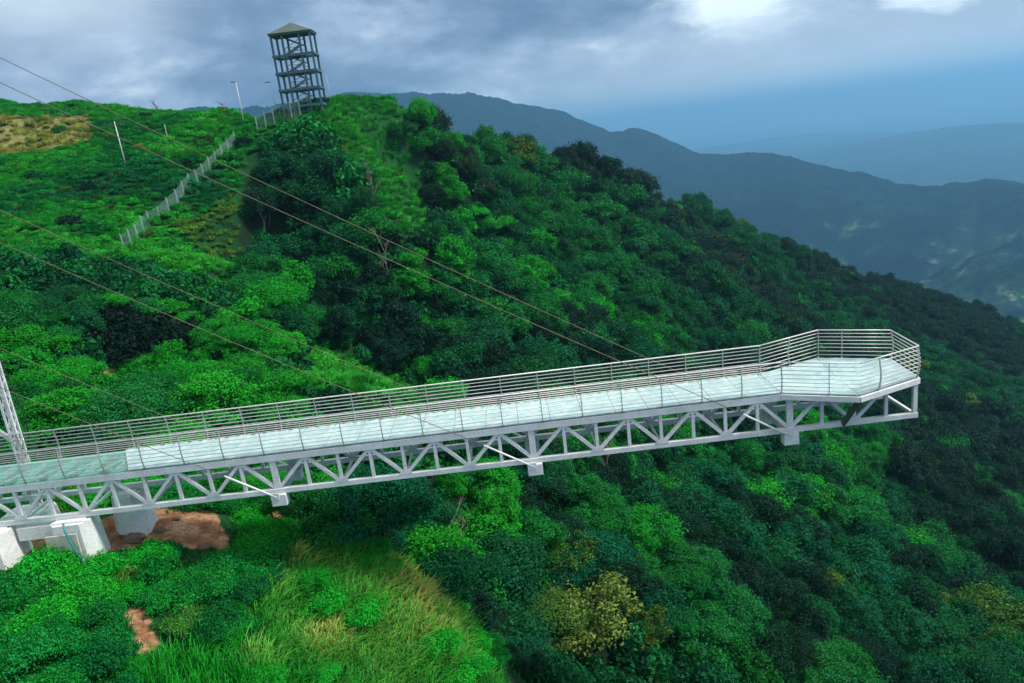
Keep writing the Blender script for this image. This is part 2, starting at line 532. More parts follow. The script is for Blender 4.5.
# ------------------------------------------------------------------ far land: valley, blue ridge, plain
def far_height(az, r):
    """az radians from +Y to +X, r metres"""
    base = -520.0 - 120 * np.clip((r - 1200) / 4000, 0, 1)
    X = r * np.sin(az); Y = r * np.cos(az)
    h = base + 26 * (fbm(X / 500, Y / 500, 21, 5) - .5) * np.clip(r / 1500, .4, 2)
    # the blue ridge about 3 km off; its crest height follows the skyline
    sk = np.array([(-500,150),(-120,120),(100,118),(250,108),(335,96),(345,90),(372,93),(430,94),(470,92),(500,99),(560,113),(610,132),(640,128),(668,138),(700,152),(760,152),(800,157),(850,170),(900,182),(940,186),(980,185),(1024,182),(1200,190),(1500,215)], float)
    d = ray(sk[:, 0], sk[:, 1])
    saz = np.arctan2(d[:, 0], d[:, 1]); sel = d[:, 2] / np.hypot(d[:, 0], d[:, 1])
    rc = 3000 + 500 * np.sin(az * 5 + 1.0) + 450 * (fbm(az * 3 + 5, az * 0 + 2, 31, 3) - .5)
    crest = np.interp(az, saz, sel) * rc + CAMH
    crest = np.where(np.abs(az) > 1.3, crest - 300 * np.clip((np.abs(az) - 1.3) * 2, 0, 1), crest)
    crest = crest + 22 * (fbm(az * 60, az * 0, 5, 4) - .5)
    front = np.clip((r - (rc - 1350)) / 1350, 0, 1) ** 1.25
    back = np.clip(1 - (r - rc) / 1700, 0, 1) ** 1.2
    prof = np.where(r < rc, front, back)
    spur = (fbm(X / 330, Y / 330, 41, 5) - .5) * 260 * np.sin(np.clip(prof, 0, 1) * np.pi) ** .8
    h = h + (crest - base) * prof + spur
    # low hills out on the plain
    g = np.exp(-((az - .62) / .25) ** 2)
    h = h + 250 * g * np.exp(-((r - 9000) / 2200) ** 2) * (.6 + .8 * fbm(X / 1500, Y / 1500, 51, 5))
    h = h + 160 * np.exp(-((az - .35) / .2) ** 2) * np.exp(-((r - 12500) / 1500) ** 2) * (.5 + fbm(X / 1200, Y / 1200, 61, 5))
    return h
az = np.concatenate([np.linspace(-math.pi, -.85, 60, endpoint=False), np.linspace(-.85, .85, 760, endpoint=False), np.linspace(.85, math.pi, 60, endpoint=False)])
rr = np.concatenate([np.geomspace(420, 1500, 40, endpoint=False), np.linspace(1500, 4600, 210, endpoint=False), np.geomspace(4600, 26000, 130)])
AZ, RR = np.meshgrid(az, rr, indexing='ij')
mt, t, b = mat_new('far_forest_and_fields')
gp = t.nodes.new('ShaderNodeNewGeometry').outputs['Position']
f1 = nnoise(t, gp, .0016, 6, .6); f2 = nnoise(t, gp, .02, 6, .7); f3 = nnoise(t, gp, .006, 5, .6)
cc = nramp(t, f2, [(.3, (.001, .006, .012)), (.55, (.003, .014, .022)), (.7, (.005, .024, .028))])  # forest tint pushed dark and blue; part of the haze sits in this colour
fields = nramp(t, f2, [(.42, (.006, .03, .02)), (.58, (.03, .075, .04)), (.68, (.24, .30, .20))])
sp = t.nodes.new('ShaderNodeSeparateXYZ'); t.links.new(gp, sp.inputs[0])
low = nramp(t, nmath(t, 'MULTIPLY', nmath(t, 'ADD', sp.outputs[2], 700.0), 1 / 700.0), [(.36, 1.0), (.6, 0.0)])
fm = nmath(t, 'MULTIPLY', low, nramp(t, f3, [(.44, 0.0), (.56, 1.0)]))
t.links.new(nmix(t, fm, cc, fields), b.inputs['Base Color'])
b.inputs['Roughness'].default_value = 1.0
b.inputs['Specular IOR Level'].default_value = 0.0
bp = t.nodes.new('ShaderNodeBump'); bp.inputs['Strength'].default_value = 1.0; bp.inputs['Distance'].default_value = 25
t.links.new(f2, bp.inputs['Height']); t.links.new(bp.outputs[0], b.inputs['Normal'])
FZ = far_height(AZ, RR)
far = grid_mesh('distant_mountains', RR * np.sin(AZ), RR * np.cos(AZ), FZ, mt, wrap=True)
tag(far, kind='structure')

# ------------------------------------------------------------------ haze
zlo = min(float(FZ.min()), float(GZ.min())) - 1.0
ztop = max(float(FZ.max()), 60.0) + 25
mt = bpy.data.materials.new('haze_air'); mt.use_nodes = True
t = mt.node_tree; t.nodes.clear()
pv = t.nodes.new('ShaderNodeVolumePrincipled')
pv.inputs['Color'].default_value = (.33, .70, 1.0, 1)
pv.inputs['Density'].default_value = 1 / 5600.0
pv.inputs['Anisotropy'].default_value = 0.55
t.links.new(pv.outputs[0], t.nodes.new('ShaderNodeOutputMaterial').inputs['Volume'])
hz = MB().box(-27000, 27000, -27000, 27000, zlo, ztop).build('haze', mt)
tag(hz, kind='stuff')
mt.cycles.homogeneous_volume = True if hasattr(mt.cycles, 'homogeneous_volume') else None

# ------------------------------------------------------------------ materials for the built things
M_STEEL = mat_simple('white_painted_steel', (.77, .77, .755), .45, 0.0, .09, 1.6, dirt=(.46, .42, .36))
M_STEEL_FAR = M_STEEL
M_RAIL = mat_simple('stainless_rail', (.74, .70, .66), .35, .15, .08, 4.0)
M_POST = mat_simple('railing_post_steel', (.48, .46, .44), .4, .3, .1, 4.0)
M_CABLE = mat_simple('stay_wire', (.17, .14, .08), .6, .3, .15, 2.0)
M_ROD = mat_simple('white_rod', (.8, .82, .82), .35, .0, .04, 3.0)
M_DARKB = mat_simple('shaded_bracket', (.07, .09, .06), .6, .0, .2, 3.0)  # dark olive holds the shade beneath the platform edge, painted in
M_CONC = mat_simple('white_concrete', (.78, .77, .74), .85, 0.0, .08, 1.3, dirt=(.45, .38, .28), bump=.3)
M_CONC_SHADED = mat_simple('shaded_concrete', (.55, .52, .42), .9, 0.0, .1, 1.5, dirt=(.35, .28, .18), bump=.3)  # copy of the white concrete with its shaded side put into the colour
M_TOWER = mat_simple('tower_paint', (.06, .12, .135), .6, 0.0, .15, .8)
M_TROOF = mat_simple('tower_roof', (.075, .11, .09), .75, 0.0, .15, 1.0)
M_TSTAIR = mat_simple('tower_stair', (.14, .19, .19), .6, 0.0, .15, 1.0)
M_FPOST = mat_simple('pale_fence_post', (.30, .42, .37), .8, 0.0, .12, 1.0)
M_FWIRE = mat_simple('galvanised_mesh', (.15, .28, .24), .5, .3, .1, 3.0)
M_POLE = mat_simple('pale_pole', (.62, .64, .62), .7, 0.0, .1, 1.0)
M_BARK = mat_simple('bark', (.10, .075, .05), .95, 0.0, .25, 3.0, bump=.5)
M_PALEB = mat_simple('pale_bark', (.20, .16, .12), .9, 0.0, .2, 3.0)
M_TWIG = mat_simple('dry_twig', (.13, .075, .05), .95, 0.0, .25, 3.0)
M_HOSE = mat_simple('teal_pipe', (.02, .26, .24), .5, 0.0, .1, 3.0)
M_BLACK = mat_simple('black_cable', (.02, .02, .022), .5, 0.0, .1, 3.0)
M_ROCK = mat_simple('brown_rock', (.20, .13, .09), .95, 0.0, .25, 2.0, bump=.6)

# film-covered floor glass
mt, t, b = mat_new('white_film_on_glass')
gp = t.nodes.new('ShaderNodeNewGeometry').outputs['Position']
fa = nnoise(t, gp, 1.1, 6, .6, 1.2); fb = nnoise(t, gp, 7.0, 4, .6, .8)
c = nramp(t, fa, [(.32, (.30, .445, .43)), (.5, (.40, .55, .53)), (.66, (.51, .65, .62))])
t.links.new(c, b.inputs['Base Color'])
t.links.new(nramp(t, fb, [(.3, .08), (.7, .28)]), b.inputs['Roughness'])
bp = t.nodes.new('ShaderNodeBump'); bp.inputs['Strength'].default_value = .35; bp.inputs['Distance'].default_value = .03
t.links.new(nmath(t, 'ADD', fa, nmath(t, 'MULTIPLY', fb, .3)), bp.inputs['Height']); t.links.new(bp.outputs[0], b.inputs['Normal'])
M_FILM = mt
mt, t, b = mat_new('clear_floor_glass')
b.inputs['Base Color'].default_value = (.62, .86, .80, 1)
b.inputs['Roughness'].default_value = .04
tr = t.nodes.new('ShaderNodeBsdfTransparent'); tr.inputs[0].default_value = (.62, .86, .80, 1)
ms = t.nodes.new('ShaderNodeMixShader'); ms.inputs[0].default_value = .17
t.links.new(tr.outputs[0], ms.inputs[1]); t.links.new(b.outputs[0], ms.inputs[2])
t.links.new(ms.outputs[0], t.nodes['Material Output'].inputs['Surface'])
M_GLASS = mt

# ------------------------------------------------------------------ the skywalk
YN, YF = 33.42, 36.22
XL = -31.0
br = empty('glass_skywalk', (-25.7, 34.8, -2.2))
tag(br, 'long white steel cantilever skywalk with glass floor and hexagonal viewing end', 'walkway')
XE = 18.95
for yy in (YN, YF):
    MB().box(XL, XE, yy - .11, yy + .11, -.40, -.08).build('top_chord', M_STEEL, br, bevel=.012)
    MB().box(XL, XE + .02, yy - .11, yy + .11, -2.08, -1.83).build('bottom_chord', M_STEEL, br, bevel=.012)
node0 = 0.39
h = 1.55
nodes = [node0 + 2 * h * k for k in range(-10, 6)]
for yy in (YN, YF):
    k = -20
    while node0 + h * k <= XE - .3:
        x = node0 + h * k
        if x > XL:
            wide = any(abs(x - q) < .1 for q in (-12.01, .39, 12.79))
            ww = .30 if wide else .15
            MB().box(x - ww / 2, x + ww / 2, yy - .075, yy + .075, -1.835, -.395).build('vertical_strut', M_STEEL, br)
        x2 = node0 + h * (k + 1)
        if x2 <= XE and x > XL:
            a, bb = ((x + .10, yy, -1.80), (x2 - .10, yy, -.42)) if k % 2 == 0 else ((x + .10, yy, -.42), (x2 - .10, yy, -1.80))
            MB().beam(a, bb, .13, .16).build('diagonal_strut', M_STEEL, br)
        k += 1
    MB().box(XE - .22, XE - .02, yy - .09, yy + .09, -1.835, -.395).build('end_post', M_STEEL, br)
for k in range(-20, 12):
    x = node0 + h * k
    MB().box(x - .06, x + .06, YN + .112, YF - .112, -.34, -.12).build('cross_beam', M_STEEL, br)
    if k % 2 == 0:
        MB().box(x - .05, x + .05, YN + .112, YF - .112, -2.02, -1.90).build('lower_cross_beam', M_STEEL, br)
    if k < -12 and k > -20:
        MB().beam((x + .08, YN + .15, -.23), (x + h - .08, YF - .15, -.23), .09, .09).build('floor_brace', M_STEEL, br)
MB().box(XE - .16, XE - .02, YN + .112, YF - .112, -2.04, -1.87).build('lower_cross_beam', M_STEEL, br)

for yy, s_ in ((YN, -1), (YF, 1)):
    for x in nodes:
        if XL < x < XE and not any(abs(x - q) < .1 for q in (-12.01, .39, 12.79)):
            MB().add([(x + dx, yy + s_ * (.112 + dy), z) for dy in (0, .012) for dx, z in ((-.32, -1.84), (.32, -1.84), (.2, -1.62), (-.2, -1.62))],
                     [(3, 2, 1, 0), (4, 5, 6, 7), (0, 1, 5, 4), (1, 2, 6, 5), (2, 3, 7, 6), (3, 0, 4, 7)]).build('gusset_plate', M_STEEL, br)
# platform outline: hexagon beyond x = 12.4
HEX = [(12.40, YN - .12), (15.45, 31.85), (18.95, YN - .12), (19.18, YF + .12), (16.05, 37.85), (12.45, YF + .12)]
fas = MB()
for a, bb in zip(HEX, HEX[1:]):
    fas.beam((a[0], a[1], -.20), (bb[0], bb[1], -.20), .14, .25)
fas.build('platform_edge_beam', M_STEEL, br)
MB().beam((15.45, 32.0, -.34), (15.3, YN - .13, -1.95), .10, .26).build('platform_bracket', M_DARKB, br)
MB().beam((16.0, 37.7, -.34), (15.8, YF + .13, -1.95), .10, .26).build('platform_bracket', M_DARKB, br)
MB().beam((15.45, 31.95, -.2), (16.05, 37.75, -.2), .14, .2).build('platform_joist', M_STEEL, br)

# floor panels
def floor_panel(poly, mat, z=0.0, amp=0.0, seed=0, nm='floor_panel'):
    n = 9
    if len(poly) == 4:
        vs, fs = [], []
        for lay, dz in ((0, -.035), (1, 0.0)):
            for i in range(n):
                for j in range(n):
                    u, v = i / (n - 1), j / (n - 1)
                    p = (Vector((*poly[0], 0)) * (1 - u) + Vector((*poly[1], 0)) * u) * (1 - v) + (Vector((*poly[3], 0)) * (1 - u) + Vector((*poly[2], 0)) * u) * v
                    zz = z + dz
                    if lay and amp:
                        zz += amp * float(fbm(np.array(p.x * 1.6 + seed), np.array(p.y * 1.6), seed, 3)) + (amp * 2.2 * max(0, v - .86) / .14 * abs(math.sin(u * 9 + seed)))
                    vs.append((p.x, p.y, zz))
        q = n * n
        for i in range(n - 1):
            for j in range(n - 1):
                a = i * n + j
                fs.append((q + a, q + a + n, q + a + n + 1, q + a + 1))
                fs.append((a, a + 1, a + n + 1, a + n))
        for i in range(n - 1):
            for (a, c2) in ((i * n, (i + 1) * n), ((i + 1) * n + n - 1, i * n + n - 1), (i + 1, i), ((n - 1) * n + i, (n - 1) * n + i + 1)):
                fs.append((a, c2, q + c2, q + a))
        mb = MB().add(vs, fs)
    else:
        k = len(poly)
        vs = [(x, y, z - .035) for x, y in poly] + [(x, y, z) for x, y in poly]
        fs = [tuple(range(k - 1, -1, -1)), tuple(range(k, 2 * k))] + [(i, (i + 1) % k, k + (i + 1) % k, k + i) for i in range(k)]
        mb = MB().add(vs, fs)
    return mb.build(nm, mat, br, smooth=False)
x = -20.3
ya, yb = YN - .06, YF + .02
i = 0
while x < 12.35:
    x2 = min(x + 1.55, 12.38)
    sk0 = -1.4 if i == 0 else 0.0
    floor_panel([(x + (1.5 if i == 0 else 0), ya), (x2 - .022, ya), (x2 - .022, yb), (x, yb)], M_FILM, .004 * (i % 2), .022, i)
    x = x2; i += 1
x = XL
while x < -20.4:
    x2 = min(x + 1.78, -20.32)
    floor_panel([(x, ya), (x2 - .02, ya), (x2 - .02, yb), (x, yb)], M_GLASS, -.006)
    x = x2
floor_panel([(-20.3, ya), (-18.83, ya), (-20.3, yb - .05)][:3], M_GLASS, -.008)
mid1, mid2 = 15.65, 15.85
floor_panel([(12.40, ya), (15.45, 31.93), (15.52, 34.2), (12.4, 34.2)], M_FILM, .0, .012, 40)
floor_panel([(15.47, 31.93), (18.88, ya), (19.0, 34.2), (15.54, 34.2)], M_FILM, .003, .012, 41)
floor_panel([(12.4, 34.22), (15.52, 34.22), (15.95, 37.75), (12.42, yb)], M_FILM, .003, .012, 42)
floor_panel([(15.54, 34.22), (19.0, 34.22), (19.1, yb), (15.98, 37.75)], M_FILM, .0, .012, 43)

# railings: horizontal bars that bow outwards, posts every 1.9 m
def bow(h_):
    u = h_ / 1.52
    return .10 * math.sin(math.pi * min(u * 1.05, 1.0)) * (1.15 - .3 * u)
def railing(path, outs, post_pts, label):
    """path: list of (x,y); outs: outward normal per vertex"""
    rb = MB()
    for i_, z in enumerate([.16 + .195 * q for q in range(7)] + [1.52]):
        o_ = bow(z)
        pts = [(p[0] + n_[0] * o_, p[1] + n_[1] * o_, z) for p, n_ in zip(path, outs)]
        r_ = .034 if z > 1.5 else .021
        for a, c2 in zip(pts, pts[1:]):
            rb.tube([a, c2], r_, 6)
    ro = rb.build('railing', M_RAIL, br, smooth=True)
    for (x_, y_, nx, ny) in post_pts:
        pts = [(x_ + nx * bow(z), y_ + ny * bow(z), z) for z in (-.06, .2, .5, .8, 1.1, 1.35, 1.52)]
        pb = MB()
        for a, c2 in zip(pts, pts[1:]):
            pb.beam(a, c2, .035, .075, up=(nx, ny, 0.01))
        # flat foot plate
        pb.box(x_ - .06, x_ + .06, y_ - .04, y_ + .04, .012, .03)
        me_o = pb.build('railing_post', M_POST, None)
        me_o.parent = ro
        org = Vector(br.location)
        me_o.data.transform(Matrix.Translation(-org))
    return ro
def unit(x_, y_):
    l_ = math.hypot(x_, y_); return (x_ / l_, y_ / l_)
nearx = [12.40 - 1.9 * q for q in range(23)]
farx = [12.45 - 1.9 * q for q in range(23)]
railing([(XL, YN - .08), (12.40, YN - .08)], [(0, -1), (0, -1)], [(x_, YN - .08, 0, -1) for x_ in nearx if x_ > XL], '')
railing([(XL, YF + .08), (12.45, YF + .08)], [(0, 1), (0, 1)], [(x_, YF + .08, 0, 1) for x_ in farx if x_ > XL], '')
pl = [(12.40, YN - .08), (15.45, 31.9), (18.92, YN - .08), (19.12, YF + .06), (16.05, 37.8), (12.45, YF + .08)]
nn = [(0, -1), (0, -1), unit(.75, -.65), unit(.8, .55), unit(.1, 1), (0, 1)]
pp = []
POSTU = [(.62,), (.32, .985), (.97,), (.66, .995), (.5,)]
for i_ in range(5):
    a, c2 = pl[i_], pl[i_ + 1]
    na = unit((c2[1] - a[1]), -(c2[0] - a[0]))
    for u in POSTU[i_]:
        n_ = nn[i_] if u == 0 else na
        pp.append((a[0] * (1 - u) + c2[0] * u, a[1] * (1 - u) + c2[1] * u, n_[0], n_[1]))
railing(pl, nn, pp, '')

# hanging anchor beams, stays and pylons
blocks = [(-12.01, 0), (.39, 1), (12.79, 2)]
PXL = -25.75
for bx, k in blocks:
    MB().box(bx - .14, bx + .14, YN + .262, YF - .262, -2.32, -2.10).build('anchor_beam', M_STEEL, br)
    for y0_ in (YN, YF):
        MB().box(bx - .36, bx + .36, y0_ - .26, y0_ + .26, -2.66, -2.083).build('anchor_block', M_STEEL, br, bevel=.02)
    for yy, s_ in ((YN - .16, -1), (YF + .16, 1)):
        z0 = -2.32
        sl = math.tan(rad(31.6 if s_ < 0 else 32.2))
        L1 = 2.3
        a = Vector((bx - .05, yy + s_ * .1, z0 + .12)); q1 = Vector((bx - L1, yy + s_ * .1, z0 + .12 + L1 * sl))
        top = Vector((PXL, yy - s_ * .05, z0 + .12 + (bx - PXL) * sl))
        MB().tube([a, q1], .05, 8).build('tension_rod', M_ROD, br, smooth=True)
        MB().box(a.x - .3, a.x + .1, a.y - .03, a.y + .03, a.z - .12, a.z + .22).build('rod_clevis', M_STEEL, br)
        # slight sag
        pts = []
        for u in np.linspace(0, 1, 14):
            p = q1.lerp(top, float(u)); p.z -= .012 * (top - q1).length * 4 * u * (1 - u) * .5
            pts.append(p)
        MB().tube(pts, .0165, 6).build('stay_cable', M_CABLE, br, smooth=True)
for yy in (YN - .02, YF + .02):
    s_ = -1 if yy < 35 else 1
    yo = yy + s_ * .32
    py = MB()
    for sx_ in (-1, 1):
        for sy_ in (-1, 1):
            py.box(PXL + sx_ * .17 - .045, PXL + sx_ * .17 + .045, yo + sy_ * .15 - .045, yo + sy_ * .15 + .045, -2.6, 22.6)
    for q in range(48):
        za, zb_ = -2.4 + q * .52, -2.4 + (q + 1) * .52
        e0 = .17 if q % 2 else -.17
        for sy_ in (-1, 1):
            py.beam((PXL + e0, yo + sy_ * .15, za), (PXL - e0, yo + sy_ * .15, zb_), .04, .05)
        for sx_ in (-1, 1):
            py.beam((PXL + sx_ * .17, yo + e0 * .85, za), (PXL + sx_ * .17, yo - e0 * .85, zb_), .04, .05)
    p_ = py.build('pylon_column', M_STEEL, br)
    MB().beam((PXL - .2, yo, 1.1), (PXL - 3.6, yo, 4.6), .18, .18).build('pylon_brace', M_STEEL, br)
    MB().beam((PXL - .2, yo, 7.2), (PXL - 3.6, yo, 4.6), .18, .18).build('pylon_brace', M_STEEL, br)
    MB().box(PXL - 3.9, PXL - 3.55, yo - .15, yo + .15, -2.6, 15).build('pylon_back_leg', M_STEEL, br)
for z in (8, 15, 21.5):
    MB().box(PXL - .15, PXL + .15, YN - .2, YF + .2, z, z + .3).build('pylon_crossbar', M_STEEL, br)
MB().tube([(PXL + .28, YF + .3, 8.0), (PXL + .42, YF + .3, 5.5), (PXL + .62, YF + .3, 3.6), (PXL + .78, YF + .3, 2.2), (PXL + .62, YF + .34, 1.2), (PXL + .3, YF + .36, .3)], .035, 6).build('power_cable', M_BLACK, br, smooth=True)

# ------------------------------------------------------------------ concrete footings under the root of the walkway
def footing(label, x0, x1, y0, y1, zt, zb, spread=.18, mat=M_CONC, top=None):
    cxx, cyy = (x0 + x1) / 2, (y0 + y1) / 2
    r_ = empty('concrete_footing', (cxx, cyy, zb))
    tag(r_, label, 'footing', 'concrete footings under the skywalk')
    s = spread; c_ = .3
    def ring(e, z):
        X0, X1, Y0, Y1 = x0 - e, x1 + e, y0 - e, y1 + e
        return [(X0 + c_, Y0, z), (X1 - c_, Y0, z), (X1, Y0 + c_ * 1.6, z), (X1, Y1 - c_, z), (X1 - c_, Y1, z), (X0 + c_, Y1, z), (X0, Y1 - c_, z), (X0, Y0 + c_, z)]
    vs = ring(s, zb) + ring(0, zt)
    fs = [tuple(range(7, -1, -1)), tuple(range(8, 16))] + [(i, (i + 1) % 8, 8 + (i + 1) % 8, 8 + i) for i in range(8)]
    MB().add(vs, fs).build('pedestal', mat, r_, bevel=.02)
    MB().box(x0 + .2, x1 - .2, y0 + .2, y1 - .2, zt + .002, zt + .07).build('bearing_plate', M_STEEL, r_)
    return r_
footing('concrete footing with shaded beige front under the near truss, beside teal pipe', -23.0, -21.15, 32.75, 34.3, -2.17, -4.9, .12, M_CONC)
footing('white concrete footing nearest the bare soil, under the far truss', -21.3, -19.9, 35.3, 36.8, -1.62 - .55, -5.2, .2, M_CONC)
footing('white concrete footing at the left picture edge, below the near truss', -27.6, -25.0, 32.5, 34.4, -2.17, -5.0, .2, M_CONC)
footing('white concrete footing behind the left truss end, below the pylon', -27.2, -24.9, 35.4, 37.1, -2.7, -5.2, .2, M_CONC)
tb = MB().box(-24.8, -23.05, 33.3, 33.9, -2.95, -2.3).build('tie_beam', M_CONC)
tag(tb, 'white concrete beam between two footings below the truss', 'beam')
fp = MB().box(-23.05, -21.55, 32.52, 32.62, -4.6, -2.55).build('shaded_footing_front', M_CONC_SHADED)  # stands for the footing's shaded front face, shade painted as beige
tag(fp, 'beige sheet for the shaded front of the middle concrete footing', 'footing face')
ho = MB().tube([(-22.05, 32.62, -1.95), (-21.95, 32.45, -2.4), (-21.75, 32.42, -3.2), (-21.5, 32.4, -4.0), (-21.3, 32.3, -4.6)], .05, 8).build('drain_pipe', M_HOSE, smooth=True)
tag(ho, 'thin teal pipe hanging down the shaded beige front of the footing', 'pipe')

# ------------------------------------------------------------------ watchtower on the hilltop
tb_ = at_y(308, 104, 150.0)
TX, TY = float(tb_[0]) - .6, 150.0
TZ = float(ground(TX, TY)) - .3
tw = empty('watchtower', (TX, TY, TZ), 0)
tag(tw, 'tall open dark green watchtower with pyramid roof on the hilltop', 'tower')
TW, TD = 3.55, 2.1
zt = float(at_y(290, 36, 150.0)[2])
HT = zt - TZ
xs = [-TW, -TW * .44, TW * .44, TW]
for xx in xs:
    for yy in (-TD, TD):
        MB().box(TX + xx - .17, TX + xx + .17, TY + yy - .17, TY + yy + .17, TZ - 1, TZ + HT).build('column', M_TOWER, tw)
levels = [HT - .35 - 3.0 * q for q in range(1, 5)]
for z in levels:
    d_ = MB()
    d_.box(TX - TW - .3, TX + TW + .3, TY - TD - .3, TY - TD + .3 - .55 + .5, TZ + z - .42, TZ + z)
    d_.box(TX - TW - .3, TX + TW + .3, TY + TD - .3, TY + TD + .3, TZ + z - .42, TZ + z)
    d_.box(TX - TW - .31, TX - TW + .28, TY - TD + .26, TY + TD - .31, TZ + z - .42, TZ + z)
    d_.box(TX + TW - .28, TX + TW + .31, TY - TD + .26, TY + TD - .31, TZ + z - .42, TZ + z)
    d_.box(TX - TW * .44, TX + TW * .44, TY + .6, TY + TD - .31, TZ + z - .2, TZ + z)
    d_.build('floor_deck', M_TOWER, tw)
    rl = MB()
    for hh in (.5, 1.0):
        for yy in (-TD - .2, TD + .2):
            rl.box(TX - TW * .44, TX + TW * .44, TY + yy - .035, TY + yy + .035, TZ + z + hh, TZ + z + hh + .07)
    rl.build('guard_rail', M_TSTAIR, tw)
prev = 0.0
for z in levels[::-1] + [HT - .2]:
    st = MB()
    hgt = z - prev
    mid = prev + hgt / 2
    w2 = TW * .44
    for q in range(9):
        u = q / 9
        st.box(TX - w2 + u * 2 * w2, TX - w2 + (u + .13) * 2 * w2, TY - 1.4, TY - .3, TZ + prev + u * hgt / 2, TZ + prev + u * hgt / 2 + .1)
        st.box(TX + w2 - (u + .13) * 2 * w2, TX + w2 - u * 2 * w2, TY - .2, TY + .9, TZ + mid + u * hgt / 2, TZ + mid + u * hgt / 2 + .1)
    st.beam((TX - w2, TY - 1.45, TZ + prev), (TX + w2, TY - 1.45, TZ + mid), .08, .3)
    st.beam((TX + w2, TY + .95, TZ + mid), (TX - w2, TY + .95, TZ + z), .08, .3)
    st.beam((TX - w2, TY - 1.5, TZ + prev + 1), (TX + w2, TY - 1.5, TZ + mid + 1), .06, .1)
    st.beam((TX + w2, TY + .98, TZ + mid + 1), (TX - w2, TY + .98, TZ + z + 1), .06, .1)
    st.build('stair_flight', M_TSTAIR, tw)
    prev = z
e = .35
rz0, rz1 = TZ + HT, TZ + HT + .55
rf = MB()
rf.box(TX - TW - e, TX + TW + e, TY - TD - e, TY + TD + e, rz0 + .002, rz1 - .2)
o_ = .15
rf.add([(TX - TW - e - o_, TY - TD - e - o_, rz1 - .199), (TX + TW + e + o_, TY - TD - e - o_, rz1 - .199), (TX + TW + e + o_, TY + TD + e + o_, rz1 - .199), (TX - TW - e - o_, TY + TD + e + o_, rz1 - .199),
        (TX - .2, TY, rz1 + 1.65), (TX + .2, TY, rz1 + 1.65)], [(0, 1, 5, 4), (1, 2, 5), (2, 3, 4, 5), (3, 0, 4), (3, 2, 1, 0)])
rf.build('roof', M_TROOF, tw)

# ------------------------------------------------------------------ fences on the hill
FENCE_PTS = []
def fence(label, pxs, hgt, step=2.2, rails=8):
    pts = [hit(*p) for p in pxs]
    base = pts[0]
    r_ = empty('mesh_fence', base)
    tag(r_, label, 'fence')
    dense = []
    for a, c2 in zip(pts, pts[1:]):
        n_ = max(1, round((Vector((c2.x, c2.y, 0)) - Vector((a.x, a.y, 0))).length / step))
        for q in range(n_):
            p = a.lerp(c2, q / n_); dense.append(p)
    dense.append(pts[-1])
    dense = [Vector((p.x, p.y, float(ground(p.x, p.y)))) for p in dense]
    FENCE_PTS.extend((p.x, p.y) for p in dense)
    mesh = MB()
    for a, c2 in zip(dense, dense[1:]):
        for q in range(rails):
            z = .15 + q * (hgt - .2) / (rails - 1)
            mesh.tube([a + Vector((0, 0, z)), c2 + Vector((0, 0, z))], .024, 4, False)
        n_ = 4
        for q in range(n_):
            p = a.lerp(c2, (q + .5) / n_)
            mesh.tube([p + Vector((0, 0, .1)), p + Vector((0, 0, hgt))], .02, 4, False)
    mesh.build('wire_mesh', M_FWIRE, r_)
    for p in dense:
        d = Vector((0, 0, 1))
        pb = MB().beam(p + Vector((0, 0, -.5)), p + Vector((0, 0, hgt + .1)), .13, .13)
        pb.beam(p + Vector((0, 0, hgt + .1)), p + Vector((-.10, -.05, hgt + .35)), .10, .10)
        pb.build('fence_post', M_FPOST, r_)
    return r_
fence('pale mesh fence with white posts climbing the grassy slope left of the ravine', [(124, 250), (150, 226), (178, 204), (204, 178), (229, 152), (236, 144)], 2.0)
fence('short upper stretch of mesh fence just below the watchtower', [(258, 132), (275, 124), (292, 118), (309, 112)], 2.5)

# ------------------------------------------------------------------ poles
def lamp_pole(name, label, cat, px, py, hgt, r0=.09, head=None, lean=0.0):
    p = hit(px, py)
    r_ = empty(name, p)
    tag(r_, label, cat)
    MB().tube([p + Vector((0, 0, -.5)), p + Vector((lean * hgt, 0, hgt))], [r0, r0 * .6], 8).build('pole', M_POLE, r_, smooth=True)
    top = p + Vector((lean * hgt, 0, hgt))
    if head == 'lamp':
        MB().beam(top + Vector((-.05, 0, 0)), top + Vector((.9, -.1, .15)), .06, .06).build('arm', M_POLE, r_)
        MB().box(top.x - 1.0, top.x - .1, top.y - .15, top.y + .15, top.z - .02, top.z + .12).build('lamp_head', M_TOWER, r_)
    if head == 'cross':
        MB().box(top.x - .9, top.x + .9, top.y - .06, top.y + .06, top.z - .5, top.z - .36).build('crossarm', M_TWIG, r_)
        for dx in (-.8, 0, .8):
            MB().tube([(top.x + dx, top.y, top.z - .36), (top.x + dx, top.y, top.z - .16)], .06, 6).build('insulator', M_TWIG, r_)
    return r_
lamp_pole('utility_pole', 'pale utility pole with dark crossarm leaning on the left grassy slope', 'pole', 126, 166, 7.4, .13, 'cross', -.02)
lamp_pole('street_lamp', 'tall thin street lamp on the skyline left of the watchtower', 'street lamp', 244, 123, 7.6, .12, 'lamp')
lamp_pole('street_lamp', 'small street lamp close behind the left side of the watchtower', 'street lamp', 277, 104, 6.0, .08, 'lamp')
lamp_pole('wooden_post', 'short thin pale post in the grass below the skyline', 'post', 168, 140, 2.8, .06)
lamp_pole('wooden_post', 'thin pale post on the skyline right of the watchtower', 'post', 331, 98, 5.0, .05)

